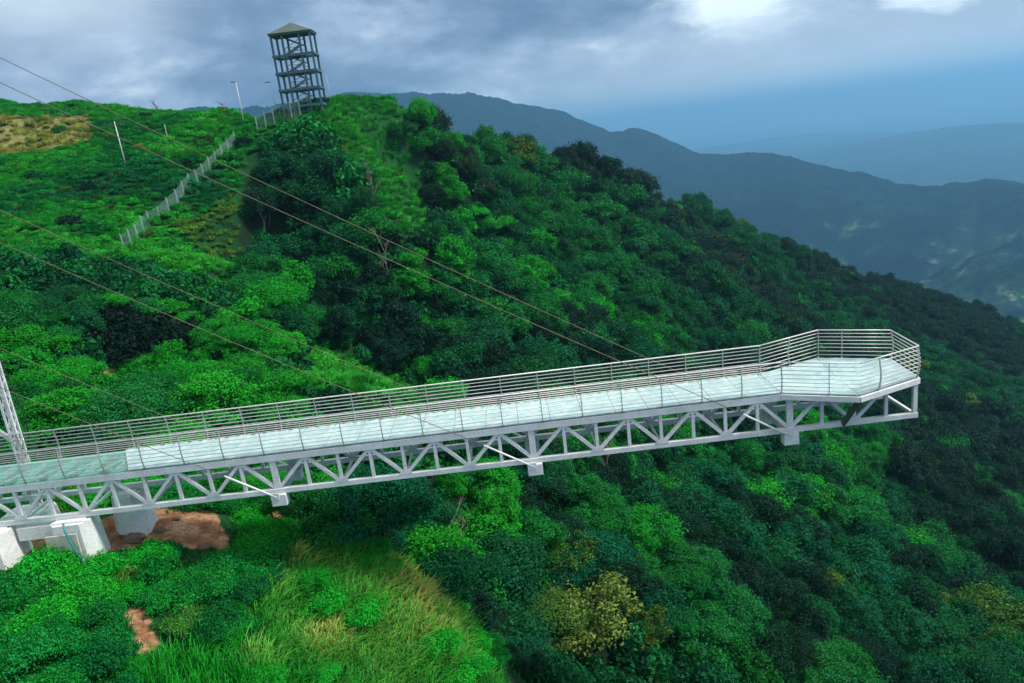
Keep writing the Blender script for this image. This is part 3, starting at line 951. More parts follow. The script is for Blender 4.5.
# ------------------------------------------------------------------ foliage materials
def leaf_mat(name, rough=.6, trans=.22, var=.5, nscale=.45):
    mt, t, b = mat_new(name)
    at = t.nodes.new('ShaderNodeAttribute'); at.attribute_type = 'INSTANCER'; at.attribute_name = 'tint'
    g = t.nodes.new('ShaderNodeNewGeometry')
    col = at.outputs['Color']
    f = nmath(t, 'ADD', nmath(t, 'MULTIPLY', g.outputs['Random Per Island'], .55), nmath(t, 'MULTIPLY', nnoise(t, g.outputs['Position'], nscale, 3, .6), .9))
    k = nramp(t, f, [(.3, 1 - var), (.95, 1 + var)])
    c = nmix(t, 1.0, col, k, 'MULTIPLY')
    # a few leaves run yellower
    yl = nramp(t, g.outputs['Random Per Island'], [(.80, 0.0), (.97, .5)])
    c2 = nmix(t, 1.0, c, (2.3, 1.35, .9), 'MULTIPLY')
    c = nmix(t, yl, c, c2)
    t.links.new(c, b.inputs['Base Color'])
    b.inputs['Roughness'].default_value = rough
    b.inputs['Specular IOR Level'].default_value = .10
    tr = t.nodes.new('ShaderNodeBsdfTranslucent')
    t.links.new(nmix(t, 1.0, c, (1.1, 1.25, .7), 'MULTIPLY'), tr.inputs[0])
    ms = t.nodes.new('ShaderNodeMixShader'); ms.inputs[0].default_value = trans
    t.links.new(b.outputs[0], ms.inputs[1]); t.links.new(tr.outputs[0], ms.inputs[2])
    t.links.new(ms.outputs[0], t.nodes['Material Output'].inputs['Surface'])
    return mt
M_LEAF = leaf_mat('leaves')

def mesh_np(name, v, f, mat, smooth=False):
    """v (n,3), f (m,4)"""
    me = bpy.data.meshes.new(name)
    me.vertices.add(len(v)); me.vertices.foreach_set('co', np.asarray(v, np.float32).ravel())
    me.loops.add(f.size); me.loops.foreach_set('vertex_index', f.ravel().astype(np.int32))
    me.polygons.add(len(f)); me.polygons.foreach_set('loop_start', np.arange(0, f.size, f.shape[1], dtype=np.int32))
    if smooth:
        me.polygons.foreach_set('use_smooth', np.ones(len(f), bool))
    me.materials.append(mat)
    me.update(calc_edges=True)
    return me

def leaf_quads(P, Nn, size, rng, aspect=.55):
    """one folded lozenge leaf spray per point, facing Nn"""
    n = len(P)
    r = rng.normal(size=(n, 3))
    a = np.cross(Nn, r); a /= np.linalg.norm(a, axis=1)[:, None] + 1e-9
    b = np.cross(Nn, a)
    sz = size * rng.uniform(.6, 1.4, n)[:, None]
    droop = -Nn * sz * .25
    v0 = P - a * sz * .5 + droop
    v1 = P - b * sz * aspect * .5
    v2 = P + a * sz * .5 + droop
    v3 = P + b * sz * aspect * .5
    V_ = np.stack([v0, v1, v2, v3], 1).reshape(-1, 3)
    F_ = np.arange(4 * n).reshape(n, 4)
    return V_, F_

def crown_mesh(name, seed, n, leaf, nb=18, flat=.75, cz=.95, rmin=.26, rmax=.46, spread=.68, low=-.25, jitter=.22):
    rng = np.random.default_rng(seed)
    # lumps of foliage over an ellipsoid
    C_ = []
    for i in range(nb):
        u = rng.uniform(low, 1.0); ph = rng.uniform(0, 2 * math.pi)
        rr_ = math.sqrt(max(0, 1 - u * u)) * spread * rng.uniform(.75, 1.15)
        C_.append([rr_ * math.cos(ph), rr_ * math.sin(ph), cz + u * flat * .62, rng.uniform(rmin, rmax)])
    C_.append([0, 0, cz, .5])
    C_ = np.array(C_)
    wgt = C_[:, 3] ** 2; wgt /= wgt.sum()
    m_ = int(n * 1.9)
    ib = rng.choice(len(C_), m_, p=wgt)
    z = rng.uniform(-.45, 1, m_); ph = rng.uniform(0, 2 * math.pi, m_)
    rr_ = np.sqrt(1 - z * z)
    D = np.stack([rr_ * np.cos(ph), rr_ * np.sin(ph), z], 1)
    rad_ = C_[ib, 3] * (1 + rng.normal(0, jitter * .55, m_) - rng.uniform(0, jitter * .8, m_))
    z2 = ph  # keep the draw order
    P = C_[ib, :3] + D * rad_[:, None] * np.array([1, 1, .85])
    dd = np.linalg.norm((P[:, None] - C_[None, :, :3]) / np.array([1, 1, .85]), axis=2) / C_[None, :, 3]
    dd[np.arange(m_), ib] = 9
    keep = dd.min(1) > .62
    P = P[keep][:n]; D = D[keep][:n]
    Nn = D * .5 + np.array([0, 0, .5]) + rng.normal(0, .38, P.shape)
    Nn /= np.linalg.norm(Nn, axis=1)[:, None]
    v, f = leaf_quads(P, Nn, leaf, rng)
    return mesh_np(name, v, f, M_LEAF), C_

def trunk_mesh(name, C_, seed, mat, cz=.95, r0=.055, nl=7):
    rng = random.Random(seed)
    mb = MB()
    top = Vector((rng.uniform(-.06, .06), rng.uniform(-.06, .06), cz))
    mb.tube([(0, 0, -.9), (0, 0, 0), (top.x * .5, top.y * .5, cz * .5), top], [r0 * 1.25, r0, r0 * .75, r0 * .45], 6)
    idx = sorted(range(len(C_) - 1), key=lambda i: -C_[i][3])[:nl]
    for i in idx:
        c = Vector(C_[i][:3]); s0 = top * rng.uniform(.45, .85)
        midp = s0.lerp(c, .55) + Vector((0, 0, -.04))
        mb.tube([s0, midp, c], [r0 * .5, r0 * .32, r0 * .12], 5)
    me = bpy.data.meshes.new(name)
    me.from_pydata([tuple(v) for v in mb.v], [], mb.f)
    me.materials.append(mat)
    me.update()
    return me

HI, MID, FAR_, SHR, HSH = [], [], [], [], []
HIP = [(17000, .060, 36, .74, .13, .32, .88, .62), (17000, .058, 44, .95, .10, .28, .80, .7), (15000, .062, 30, 1.35, .14, .30, .62, .7),
       (9000, .066, 40, .9, .09, .22, .98, .8), (17000, .060, 26, .8, .18, .40, .80, .7), (12000, .064, 48, 1.1, .10, .24, .88, .8), (10000, .066, 28, .65, .12, .30, 1.0, .75)]
for i, (n_, lf_, nb_, fl_, r1_, r2_, sp_, ji_) in enumerate(HIP):
    me, c_ = crown_mesh('leaf_crown', 100 + i, n_, lf_, nb=nb_, flat=fl_, rmin=r1_, rmax=r2_, spread=sp_, jitter=ji_)
    HI.append((me, trunk_mesh('tree_trunk', c_, i, M_BARK)))
for i in range(6):
    me, c_ = crown_mesh('leaf_crown', 200 + i, 6000, .095, nb=24 + i * 2, flat=.7 + .28 * (i % 3), rmin=.14, rmax=.36, spread=.92 - .1 * (i % 3), jitter=.62)
    MID.append((me, trunk_mesh('tree_trunk', c_, 20 + i, M_BARK, nl=4)))
for i in range(5):
    me, c_ = crown_mesh('leaf_crown', 300 + i, 2200, .15, nb=16 + i, flat=.85, rmin=.2, rmax=.42, spread=.84, jitter=.6)
    FAR_.append((me, trunk_mesh('tree_trunk', c_, 40 + i, M_BARK, nl=3)))
for i in range(5):
    me, c_ = crown_mesh('shrub_leaves', 400 + i, 9000, .085, nb=26, flat=.5, cz=.28, rmin=.16, rmax=.34, spread=.9, low=-.1, jitter=.95)
    SHR.append((me, trunk_mesh('shrub_stems', c_, 60 + i, M_BARK, cz=.3, r0=.03)))
for i in range(4):
    me, c_ = crown_mesh('shrub_leaves', 500 + i, 620, .26, nb=9, flat=.5, cz=.22, rmin=.3, rmax=.5, spread=.7, low=0, jitter=.35)
    HSH.append((me, trunk_mesh('shrub_stems', c_, 80 + i, M_BARK, cz=.3, r0=.03)))
# a spiky tuft of grass
def tuft_mesh(name, seed, n=150, hgt=1.0, w_=.07, lean=.6, spread=.45, mat=None, segs=3):
    rng = np.random.default_rng(seed)
    th = rng.uniform(0, 2 * math.pi, n); r0 = spread * np.sqrt(rng.uniform(0, 1, n))
    bx, by = r0 * np.cos(th), r0 * np.sin(th)
    ph = th + rng.normal(0, .8, n)
    ln = rng.uniform(.3, 1.0, n) * lean
    hh = hgt * rng.uniform(.55, 1.1, n)
    V_, F_ = [], []
    base = 0
    rows = []
    for s_ in range(segs + 1):
        u = s_ / segs
        cx_ = bx + np.cos(ph) * ln * u ** 1.6
        cy_2 = by + np.sin(ph) * ln * u ** 1.6
        cz_ = hh * (u - .28 * u ** 3 * ln / lean) - .15 * (1 - u)
        ww = w_ * (1 - u) ** .6 * .5 + .002
        sx, sy = -np.sin(ph + .6) * ww, np.cos(ph + .6) * ww
        rows.append((np.stack([cx_ - sx, cy_2 - sy, cz_], 1), np.stack([cx_ + sx, cy_2 + sy, cz_], 1)))
    allv = np.concatenate([np.stack(r, 1).reshape(-1, 3) for r in rows])      # row-major: 2n per row
    fs = []
    k = np.arange(n)
    for s_ in range(segs):
        a = s_ * 2 * n + 2 * k; b_ = (s_ + 1) * 2 * n + 2 * k
        fs.append(np.stack([a, a + 1, b_ + 1, b_], 1))
    return mesh_np(name, allv, np.concatenate(fs), mat or M_LEAF)
TUFT = [tuft_mesh('grass_blades', 700 + i, 120, .9, .10, .7, .6) for i in range(3)]

# ------------------------------------------------------------------ where things grow
rng = np.random.default_rng(7)
def scatter(x0, x1, y0, y1, s):
    xs_ = np.arange(x0, x1, s); ys_ = np.arange(y0, y1, s)
    A, B = np.meshgrid(xs_, ys_, indexing='ij')
    A = A + (np.arange(len(ys_)) % 2)[None] * s * .5
    A = A + rng.uniform(-.38, .38, A.shape) * s; B = B + rng.uniform(-.38, .38, B.shape) * s
    return A.ravel(), B.ravel()

def visible(x, y, z, tol=2.5):
    ok = np.ones(x.shape, bool)
    for u in np.linspace(.1, .97, 70):
        ok &= ground(x * u, y * u) < (CAMH + (z - CAMH) * u) + tol * (.4 + .6 * (u > .8)) 
    return ok

def inframe(x, y, z, mrg=150):
    a, b_, d = proj(x, y, z)
    return (a > -mrg) & (a < 1024 + mrg) & (b_ > 20) & (b_ < 683 + mrg * 1.3) & (d > 3)

ZL = np.array([LOWER[i] for i in range(7)])
PAL = {
 'dark green': (.003, .032, .016), 'deep green': (.004, .082, .025), 'mid green': (.007, .138, .024),
 'bright green': (.012, .24, .016), 'bluish green': (.003, .090, .034), 'olive green': (.05, .135, .018),
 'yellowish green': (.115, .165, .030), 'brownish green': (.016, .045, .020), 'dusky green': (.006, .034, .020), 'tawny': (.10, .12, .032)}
def wv(x, y, sc, sd):
    return fbm(np.asarray(x / sc), np.asarray(y / sc), sd, 3)

# tint patches by place: species, with the right ridge's cloud shade put into dark tints: (px, py, Y, radius, colour, share)
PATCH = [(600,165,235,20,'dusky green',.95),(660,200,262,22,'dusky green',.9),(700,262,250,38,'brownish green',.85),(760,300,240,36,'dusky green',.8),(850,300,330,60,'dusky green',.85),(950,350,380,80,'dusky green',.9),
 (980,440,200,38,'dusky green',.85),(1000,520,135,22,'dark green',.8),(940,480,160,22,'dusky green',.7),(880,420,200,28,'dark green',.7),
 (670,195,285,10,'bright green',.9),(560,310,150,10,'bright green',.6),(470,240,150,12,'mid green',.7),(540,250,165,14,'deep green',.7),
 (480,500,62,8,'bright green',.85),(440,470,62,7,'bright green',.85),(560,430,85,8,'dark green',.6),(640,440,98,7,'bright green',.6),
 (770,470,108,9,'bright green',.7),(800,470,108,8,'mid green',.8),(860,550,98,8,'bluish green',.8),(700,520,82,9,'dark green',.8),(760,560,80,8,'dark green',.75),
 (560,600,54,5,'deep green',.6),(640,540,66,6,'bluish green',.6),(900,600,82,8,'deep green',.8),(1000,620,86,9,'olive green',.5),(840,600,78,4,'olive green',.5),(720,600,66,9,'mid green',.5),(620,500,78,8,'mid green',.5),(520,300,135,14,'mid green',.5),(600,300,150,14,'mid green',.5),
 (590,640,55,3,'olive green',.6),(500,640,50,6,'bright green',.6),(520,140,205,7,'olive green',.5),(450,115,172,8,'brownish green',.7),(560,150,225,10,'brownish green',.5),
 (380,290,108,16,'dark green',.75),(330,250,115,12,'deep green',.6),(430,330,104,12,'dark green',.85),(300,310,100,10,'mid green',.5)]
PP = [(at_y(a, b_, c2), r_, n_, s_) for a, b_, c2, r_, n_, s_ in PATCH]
def colour_names(x, y, zn, d):
    n = len(x)
    q = rng.uniform(0, 1, n)
    nz = wv(x, y, 16, 77) * .75 + wv(x, y, 55, 78) * .25 + (rng.uniform(-.07, .07, n))
    out = np.empty(n, object)
    for i in range(n):
        if zn[i] == 2:
            v = nz[i]
            out[i] = 'bright green' if v > .5 else ('mid green' if v > .38 else 'deep green')
            if q[i] > .975: out[i] = 'olive green'
        else:
            v = nz[i]
            out[i] = 'bright green' if v > .60 else 'mid green' if v > .50 else 'deep green' if v > .40 else ('bluish green' if q[i] < .4 else 'dark green')
            if q[i] > .985: out[i] = 'olive green'
            elif q[i] > .979: out[i] = 'tawny' if d[i] < 130 else 'brownish green'
            if d[i] > 170 and out[i] == 'bright green': out[i] = 'mid green'
            if d[i] > 200 and x[i] > 60 and out[i] == 'mid green': out[i] = 'deep green'
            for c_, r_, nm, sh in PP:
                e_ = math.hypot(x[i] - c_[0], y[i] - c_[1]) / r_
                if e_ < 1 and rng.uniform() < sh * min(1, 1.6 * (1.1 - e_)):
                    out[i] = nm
    return out
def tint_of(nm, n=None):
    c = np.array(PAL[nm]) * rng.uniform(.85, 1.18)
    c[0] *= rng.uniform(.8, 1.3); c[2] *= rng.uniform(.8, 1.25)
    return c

# -- candidate trees
TX_, TY_, TR_ = [], [], []
for (x0, x1, y0, y1, s, dlo, dhi, rlo, rhi) in ((-60, 90, 38, 150, 2.75, 0, 112, 1.4, 4.4), (-80, 170, 70, 250, 3.5, 112, 200, 1.7, 4.6), (-60, 460, 120, 590, 4.8, 200, 640, 2.3, 4.6)):
    x, y = scatter(x0, x1, y0, y1, s)
    z = ground(x, y)
    r = rlo + (rhi - rlo) * rng.beta(1.3, 2.0, len(x))
    a, b_, d = proj(x, y, z + 4)
    zn_ = zone(*proj(x, y, z + 4)[:2])
    ok = (d >= dlo) & (d < dhi) & inframe(x, y, z + 4) & ((zn_ == 0) | (zn_ == 2) | ((zn_ == 3) & (d > 44)) | ((zn_ >= 4) & (d > 48)))
    ok &= ~((zone(*proj(x, y, z + 1)[:2]) == 1)) & (zn_ != 1) & (zone(*proj(x, y, z + 6.0)[:2]) != 1)
    ok &= visible(x, y, z + 5.5)
    x, y, r, zn_, d = x[ok], y[ok], r[ok], zn_[ok], d[ok]
    # shrubby trees of the left slope are lower
    lf = zn_ == 2
    r[lf] = np.clip(r[lf] * .82, 1.3, 2.6)
    TX_.append(x); TY_.append(y); TR_.append(np.stack([r, zn_, d], 1))
tx = np.concatenate(TX_); ty = np.concatenate(TY_); tq = np.concatenate(TR_)
# openings: bare soil and the clear space around the walkway and its stays
a, b_, d = proj(tx, ty, ground(tx, ty) + 1)
ok = np.ones(len(tx), bool)
for p in Z_BARE:
    ok &= ~(inpoly(a, b_, p) & (d < 110))
PITPOLY = [(84, 314), (150, 312), (205, 322), (192, 352), (125, 366), (88, 345)]
PIT = at_y(148, 340, 66)
ok &= ~(inpoly(*proj(tx, ty, ground(tx, ty) + 1.8)[:2], PITPOLY) & (tq[:, 2] < 90)) & ~(inpoly(*proj(tx, ty, ground(tx, ty) + 4.2)[:2], PITPOLY) & (tq[:, 2] < 66))
ok &= np.hypot(tx - PIT[0], ty - PIT[1]) > 5.0
ok &= ~((ty < 44) & (tx > -40) & (tx < 24) & (ground(tx, ty) + tq[:, 0] * 1.8 > -2.5))
tx, ty, tq = tx[ok], ty[ok], tq[ok]
tr, tzn, td = tq[:, 0], tq[:, 1].astype(int), tq[:, 2]
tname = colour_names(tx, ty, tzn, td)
# named trees that stand out in the photograph
SPECIAL = [(588, 602, 56, 5.4, 'yellowish green', 0), (640, 575, 60, 3.0, 'olive green', 0), (545, 590, 55, 2.9, 'olive green', 0), (620, 655, 52, 2.6, 'yellowish green', 0),
           (210, 398, 54, 3.6, 'bright green', 2), (62, 410, 51, 3.3, 'bright green', 2), (160, 398, 56, 2.2, 'mid green', 2), (268, 400, 57, 2.6, 'bright green', 2), (280, 290, 104, 4.4, 'bright green', 0),
           (585, 168, 228, 6.0, 'dusky green', 0), (612, 176, 232, 5.5, 'dusky green', 0), (566, 165, 228, 5.0, 'dusky green', 0), (632, 192, 246, 5.0, 'dusky green', 0), (418, 112, 160, 3.6, 'dark green', 0), (400, 104, 160, 3.0, 'deep green', 0), (436, 120, 167, 3.4, 'brownish green', 0),
           (835, 560, 88, 2.6, 'olive green', 0), (875, 590, 86, 4.2, 'bluish green', 0), (930, 620, 82, 4.6, 'deep green', 0), (1000, 600, 88, 4.6, 'olive green', 0), (870, 530, 104, 3.0, 'bluish green', 0),
           (480, 560, 56, 4.2, 'deep green', 0), (525, 520, 62, 3.6, 'mid green', 0), (430, 520, 59, 3.0, 'deep green', 0), (760, 640, 68, 4.6, 'dark green', 0)]
sx, sy, sr, szn, sn = [], [], [], [], []
for (px, py, Y, r, nm, zz) in SPECIAL:
    p = at_y(px, py, Y)
    sx.append(p[0]); sy.append(Y); sr.append(r); szn.append(zz); sn.append(nm)
sx, sy, sr = map(np.array, (sx, sy, sr))
keep = np.ones(len(tx), bool)
for a, b_, r in zip(sx, sy, sr):
    keep &= np.hypot(tx - a, ty - b_) > r * .85
tx = np.concatenate([tx[keep], sx]); ty = np.concatenate([ty[keep], sy]); tr = np.concatenate([tr[keep], sr])
tzn = np.concatenate([tzn[keep], szn]); tname = np.concatenate([tname[keep], np.array(sn, object)])
spec = np.concatenate([np.zeros(keep.sum(), bool), np.ones(len(sx), bool)])
tz = ground(tx, ty)
pa, pb, pd = proj(tx, ty, tz + tr * 1.1)
on = (pa > 5) & (pa < 1019) & (pb > 30) & (pb < 676)
vis = visible(tx, ty, tz + tr * 1.4, .4)
size_px = tr / pd * np.where(on & vis, 1.0, 0.01)
# a crown behind the walkway deck itself shows little
order = np.argsort(-(size_px + spec * 10))
NTREE = 290
chosen = order[:NTREE]
rest = order[NTREE:]

def region(px, py, d):
    # height bands measured against the walkway
    ydeck = 488 - .12 * px
    if py > ydeck + 20:
        t_ = (py - ydeck - 20) / max(1, 683 - ydeck - 20)
        row = 'just below walkway' if t_ < .3 else 'between walkway and picture bottom' if t_ < .68 else 'along picture bottom'
    else:
        t_ = (ydeck - py) / max(1, ydeck - 100)
        row = 'just above walkway' if t_ < .28 else 'halfway up above walkway' if t_ < .6 else 'high up near skyline'
    cols = ((95, 'by pylon'), (200, 'over concrete footings'), (340, 'at first anchor beam'), (460, 'past first anchor beam'), (590, 'at second anchor beam'), (710, 'past second anchor beam'), (830, 'before viewing platform'), (925, 'at viewing platform'), (2000, 'right of viewing platform'))
    for lim, nm in cols:
        if px < lim:
            return nm, row
ORD = ['leftmost', 'second from left', 'third from left', 'fourth from left', 'fifth from left', 'sixth from left', 'seventh from left', 'eighth from left', 'ninth from left', 'tenth from left', 'eleventh from left', 'twelfth from left', 'thirteenth from left', 'fourteenth from left', 'fifteenth from left', 'sixteenth from left']
def make_labels(idx, px, py, d, names, rads, noun, qs):
    groups = {}
    for i in idx:
        col, row = region(px[i], py[i], d[i])
        sz = 'small' if rads[i] < qs[0] else 'large' if rads[i] > qs[1] else 'midsize'
        groups.setdefault((sz, names[i], col, row), []).append(i)
    lab = {}
    for (sz, nm, col, row), ii in groups.items():
        ii.sort(key=lambda i: px[i])
        for k, i in enumerate(ii):
            o_ = '' if len(ii) == 1 else ', ' + ('rightmost' if k == len(ii) - 1 else ORD[min(k, 15)])
            lab[i] = f'{sz} {nm} {noun}{o_}, {col}, {row}'
    return lab
labs = make_labels(chosen, pa, pb, pd, tname, tr, 'tree', (2.3, 3.2))
proto_sets = {'mid': {}, 'far': {}}
proto_col_mid = bpy.data.collections.new('mid tree crowns'); SC.collection.children.link(proto_col_mid)
proto_col_far = bpy.data.collections.new('far tree crowns'); SC.collection.children.link(proto_col_far)
def plant(name, part1, part2, meshes, x, y, z, s, tilt, tint, label, cat, group, sz=1.0):
    r_ = bpy.data.objects.new(name, None)
    COL.objects.link(r_)
    r_.location = (x, y, z); k_ = 1 + .18 * math.sin(x * 12.9 + y * 7.7); r_.scale = (s * k_, s / k_, s * sz)
    r_.rotation_euler = (tilt[0], tilt[1], tilt[2])
    tag(r_, label, cat, group)
    tk = bpy.data.objects.new(part1, meshes[1]); cr = bpy.data.objects.new(part2, meshes[0])
    for o in (tk, cr):
        COL.objects.link(o); o.parent = r_
        o['tint'] = [float(c) for c in tint]
    return cr
nm_used = {'mid': 0, 'far': 0}
for n_, i in enumerate(chosen):
    big = pd[i] < 100
    if n_ >= NTREE - 12:                      # the smallest ones also serve the far wood as patterns
        if n_ % 2 == 0: ms = MID[nm_used['mid'] % 6]; nm_used['mid'] += 1
        else: ms = FAR_[nm_used['far'] % 5]; nm_used['far'] += 1
        pc = proto_col_mid if n_ % 2 == 0 else proto_col_far
    else:
        ms = HI[rng.integers(7)] if big else MID[rng.integers(6)]
        pc = None
    sz = rng.uniform(.8, 1.4) if tr[i] < 2.6 else rng.uniform(.8, 1.1)
    if tzn[i] == 2: sz *= .8
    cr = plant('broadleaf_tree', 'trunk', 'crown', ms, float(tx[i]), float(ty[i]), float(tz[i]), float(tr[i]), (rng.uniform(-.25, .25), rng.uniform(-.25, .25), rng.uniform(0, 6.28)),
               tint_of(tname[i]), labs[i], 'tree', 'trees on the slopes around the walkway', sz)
    if pc is not None:
        pc.objects.link(cr)

def gn_stuff(name, pts, scl, szl, rot, tints, coll):
    """one object: points that carry crowns through geometry nodes"""
    n = len(pts)
    me = bpy.data.meshes.new(name)
    me.vertices.add(n); me.vertices.foreach_set('co', np.asarray(pts, np.float32).ravel())
    for an, ty_, dat in (('psc', 'FLOAT_VECTOR', np.stack([scl, scl, scl * szl], 1)), ('prot', 'FLOAT_VECTOR', rot), ('tint', 'FLOAT_VECTOR', tints)):
        at = me.attributes.new(an, ty_, 'POINT'); at.data.foreach_set('vector', np.asarray(dat, np.float32).ravel())
    me.update()
    me.materials.append(M_LEAF)
    o = bpy.data.objects.new(name, me); COL.objects.link(o)
    ng = bpy.data.node_groups.new(name + ' nodes', 'GeometryNodeTree')
    ng.interface.new_socket('Geometry', in_out='INPUT', socket_type='NodeSocketGeometry')
    ng.interface.new_socket('Geometry', in_out='OUTPUT', socket_type='NodeSocketGeometry')
    gi = ng.nodes.new('NodeGroupInput'); go = ng.nodes.new('NodeGroupOutput')
    ci = ng.nodes.new('GeometryNodeCollectionInfo'); ci.inputs['Collection'].default_value = coll
    ci.inputs['Separate Children'].default_value = True; ci.inputs['Reset Children'].default_value = True
    ip = ng.nodes.new('GeometryNodeInstanceOnPoints'); ip.inputs['Pick Instance'].default_value = True
    def attr(nm, dt):
        a_ = ng.nodes.new('GeometryNodeInputNamedAttribute'); a_.data_type = dt; a_.inputs[0].default_value = nm
        return a_.outputs[0]
    ng.links.new(gi.outputs[0], ip.inputs['Points'])
    ng.links.new(ci.outputs[0], ip.inputs['Instance'])
    rvn = ng.nodes.new('FunctionNodeRandomValue'); rvn.data_type = 'INT'
    rvn.inputs['Min'].default_value = 0 if True else 0
    for s_ in rvn.inputs:
        if s_.name == 'Max' and s_.type == 'INT': s_.default_value = 60
        if s_.name == 'Min' and s_.type == 'INT': s_.default_value = 0
    ng.links.new([s_ for s_ in rvn.outputs if s_.type == 'INT'][0], ip.inputs['Instance Index'])
    e2r = ng.nodes.new('FunctionNodeEulerToRotation')
    ng.links.new(attr('prot', 'FLOAT_VECTOR'), e2r.inputs[0])
    ng.links.new(e2r.outputs[0], ip.inputs['Rotation'])
    ng.links.new(attr('psc', 'FLOAT_VECTOR'), ip.inputs['Scale'])
    ng.links.new(ip.outputs[0], go.inputs[0])
    md = o.modifiers.new('scatter', 'NODES'); md.node_group = ng
    return o

def rots(n, t_=.12):
    return np.stack([rng.uniform(-t_, t_, n), rng.uniform(-t_, t_, n), rng.uniform(0, 6.28, n)], 1)
rest_mid = rest[pd[rest] < 190]; rest_far = rest[pd[rest] >= 190]
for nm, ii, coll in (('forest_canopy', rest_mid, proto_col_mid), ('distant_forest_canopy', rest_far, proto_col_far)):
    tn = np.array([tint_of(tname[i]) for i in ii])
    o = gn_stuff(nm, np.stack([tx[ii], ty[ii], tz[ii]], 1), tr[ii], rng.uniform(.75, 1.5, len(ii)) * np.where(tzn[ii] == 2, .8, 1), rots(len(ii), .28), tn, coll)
    tag(o, kind='stuff')
print('trees', len(tx), 'mid', len(rest_mid), 'far', len(rest_far))

# -- leafy shrubs of the near mound
x, y = scatter(-36, 2, 19, 43, 1.2)
z = ground(x, y)
a, b_, d = proj(x, y, z + .4)
zn_ = zone(a, b_)
inz4 = (zn_ == 4) & (rng.uniform(0, 1, len(x)) < .24)
ok = ((zn_ == 3) | inz4) & (d < 50) & (a > -30) & (a < 1054) & (b_ < 730) & visible(x, y, z + .8, .6)
ok &= ~((x > -28.5) & (x < -20.2) & (y > 32.4) & (y < 38))
for hz_ in (.1, .8):
    for ex_ in (-.5, 0, .5):
        a2_, b2_, _d = proj(x + ex_, y, z + hz_)
        for p in Z_DIRT:
            ok &= ~inpoly(a2_, b2_, p)
x, y, z, a, b_, d = x[ok], y[ok], z[ok], a[ok], b_[ok], d[ok]
r = rng.uniform(.7, 1.25, len(x))
r[(y > 30.8) & (x < -19.5)] = 1.3
q = wv(x, y, 4, 55) + rng.uniform(-.1, .1, len(x))
sname = np.where(q > .58, 'bright green', np.where(q > .36, 'mid green', 'deep green')).astype(object)
sname[rng.uniform(0, 1, len(x)) > .965] = 'olive green'
sname[zone(a, b_) == 4] = 'bright green'
def sregion(px, py):
    row = 'under the truss' if py < 560 else 'mid mound' if py < 625 else 'at picture bottom'
    col = 'by left footings' if px < 100 else 'below bare soil' if px < 200 else 'right of bare soil' if px < 290 else 'left of ravine' 
    return col, row
groups = {}
for i in range(len(x)):
    col, row = sregion(a[i], b_[i])
    szn_ = 'small' if r[i] < .95 else 'large' if r[i] > 1.15 else 'midsize'
    groups.setdefault((szn_, sname[i], col, row), []).append(i)
for (s1, nm, col, row), ii in groups.items():
    ii.sort(key=lambda i: a[i])
    for k, i in enumerate(ii):
        o_ = '' if len(ii) == 1 else ', ' + ('rightmost' if k == len(ii) - 1 else ORD[min(k, 15)])
        tn = tint_of(nm) * np.array([1, 1.2, .95]) + np.array([.0, .03, .006])
        plant('leafy_shrub', 'stems', 'foliage', SHR[rng.integers(5)], float(x[i]), float(y[i]), float(z[i]), float(r[i]), (rng.uniform(-.15, .15), rng.uniform(-.15, .15), rng.uniform(0, 6.28)), tn,
              f'{s1} {nm} shrub{o_}, {col}, {row}', 'shrub', 'leafy shrubs on the near mound', float(rng.uniform(.8, 1.25)))
print('mound shrubs', len(x))

# -- hill shrubs one can pick out, and the undergrowth between them
grass_protos = bpy.data.collections.new('hill grass blades'); SC.collection.children.link(grass_protos)
hill_protos = bpy.data.collections.new('hill shrub foliage'); SC.collection.children.link(hill_protos)
hs = [(148, 118, 1.5, 'brownish green', 'dark brown shrub on the left skyline'), (206, 145, 2.0, 'brownish green', 'low dark shrub patch in the grass left of the upper fence'),
      (112, 138, 1.3, 'olive green', 'olive shrub right of the dry grass patch'), (140, 150, 1.3, 'yellowish green', 'yellowish shrub right of the utility pole'),
      (60, 132, 1.6, 'mid green', 'green shrub at the edge of the dry grass patch'), (245, 145, 1.8, 'dark green', 'dark shrub between the two stretches of mesh fence'),
      (268, 108, 1.5, 'brownish green', 'brownish shrub left of the watchtower foot'), (322, 104, 1.6, 'deep green', 'deep green shrub at the right foot of the watchtower'),
      (300, 103, 1.3, 'mid green', 'green shrub in front of the watchtower foot'), (281, 104, 1.4, 'dark green', 'dark shrub beside the left watchtower column'), (317, 106, 1.7, 'deep green', 'deep green shrub in front of the right watchtower column'), (310, 96, 1.2, 'deep green', 'small shrub behind the upper fence end'),
      (190, 165, 1.4, 'dark green', 'dark shrub on the slope left of the lower fence top'), (90, 190, 1.7, 'dark green', 'dark shrub on the slope below the utility pole'),
      (35, 180, 1.8, 'deep green', 'deep green shrub on the far left slope'), (70, 225, 1.9, 'dark green', 'broad dark shrub left of the lower fence foot')]
for k, (px, py, r_, nm, lb) in enumerate(hs):
    p = hit(px, py)
    cr = plant('hill_shrub', 'stems', 'foliage', HSH[k % 4], p.x, p.y, p.z, r_, (0, 0, k), tint_of(nm), lb, 'shrub', 'shrubs on the grassy hill', .9)
    if k in (4, 5, 13, 14): hill_protos.objects.link(cr)
tp = [(95, 215, 'tuft of tall grass on the slope left of the lower fence'), (330, 150, 'tuft of tall grass on the nose below the watchtower'), (395, 150, 'tuft of tall grass on the right shoulder of the grassy nose')]
for k, (px, py, lb) in enumerate(tp):
    p = hit(px, py)
    r_ = bpy.data.objects.new('grass_tuft', TUFT[k]); COL.objects.link(r_)
    r_.location = p; r_.scale = (1.2, 1.2, 1.2); r_['tint'] = list(PAL['bright green'])
    tag(r_, lb, 'grass tuft', 'grass tufts on the hill'); grass_protos.objects.link(r_)

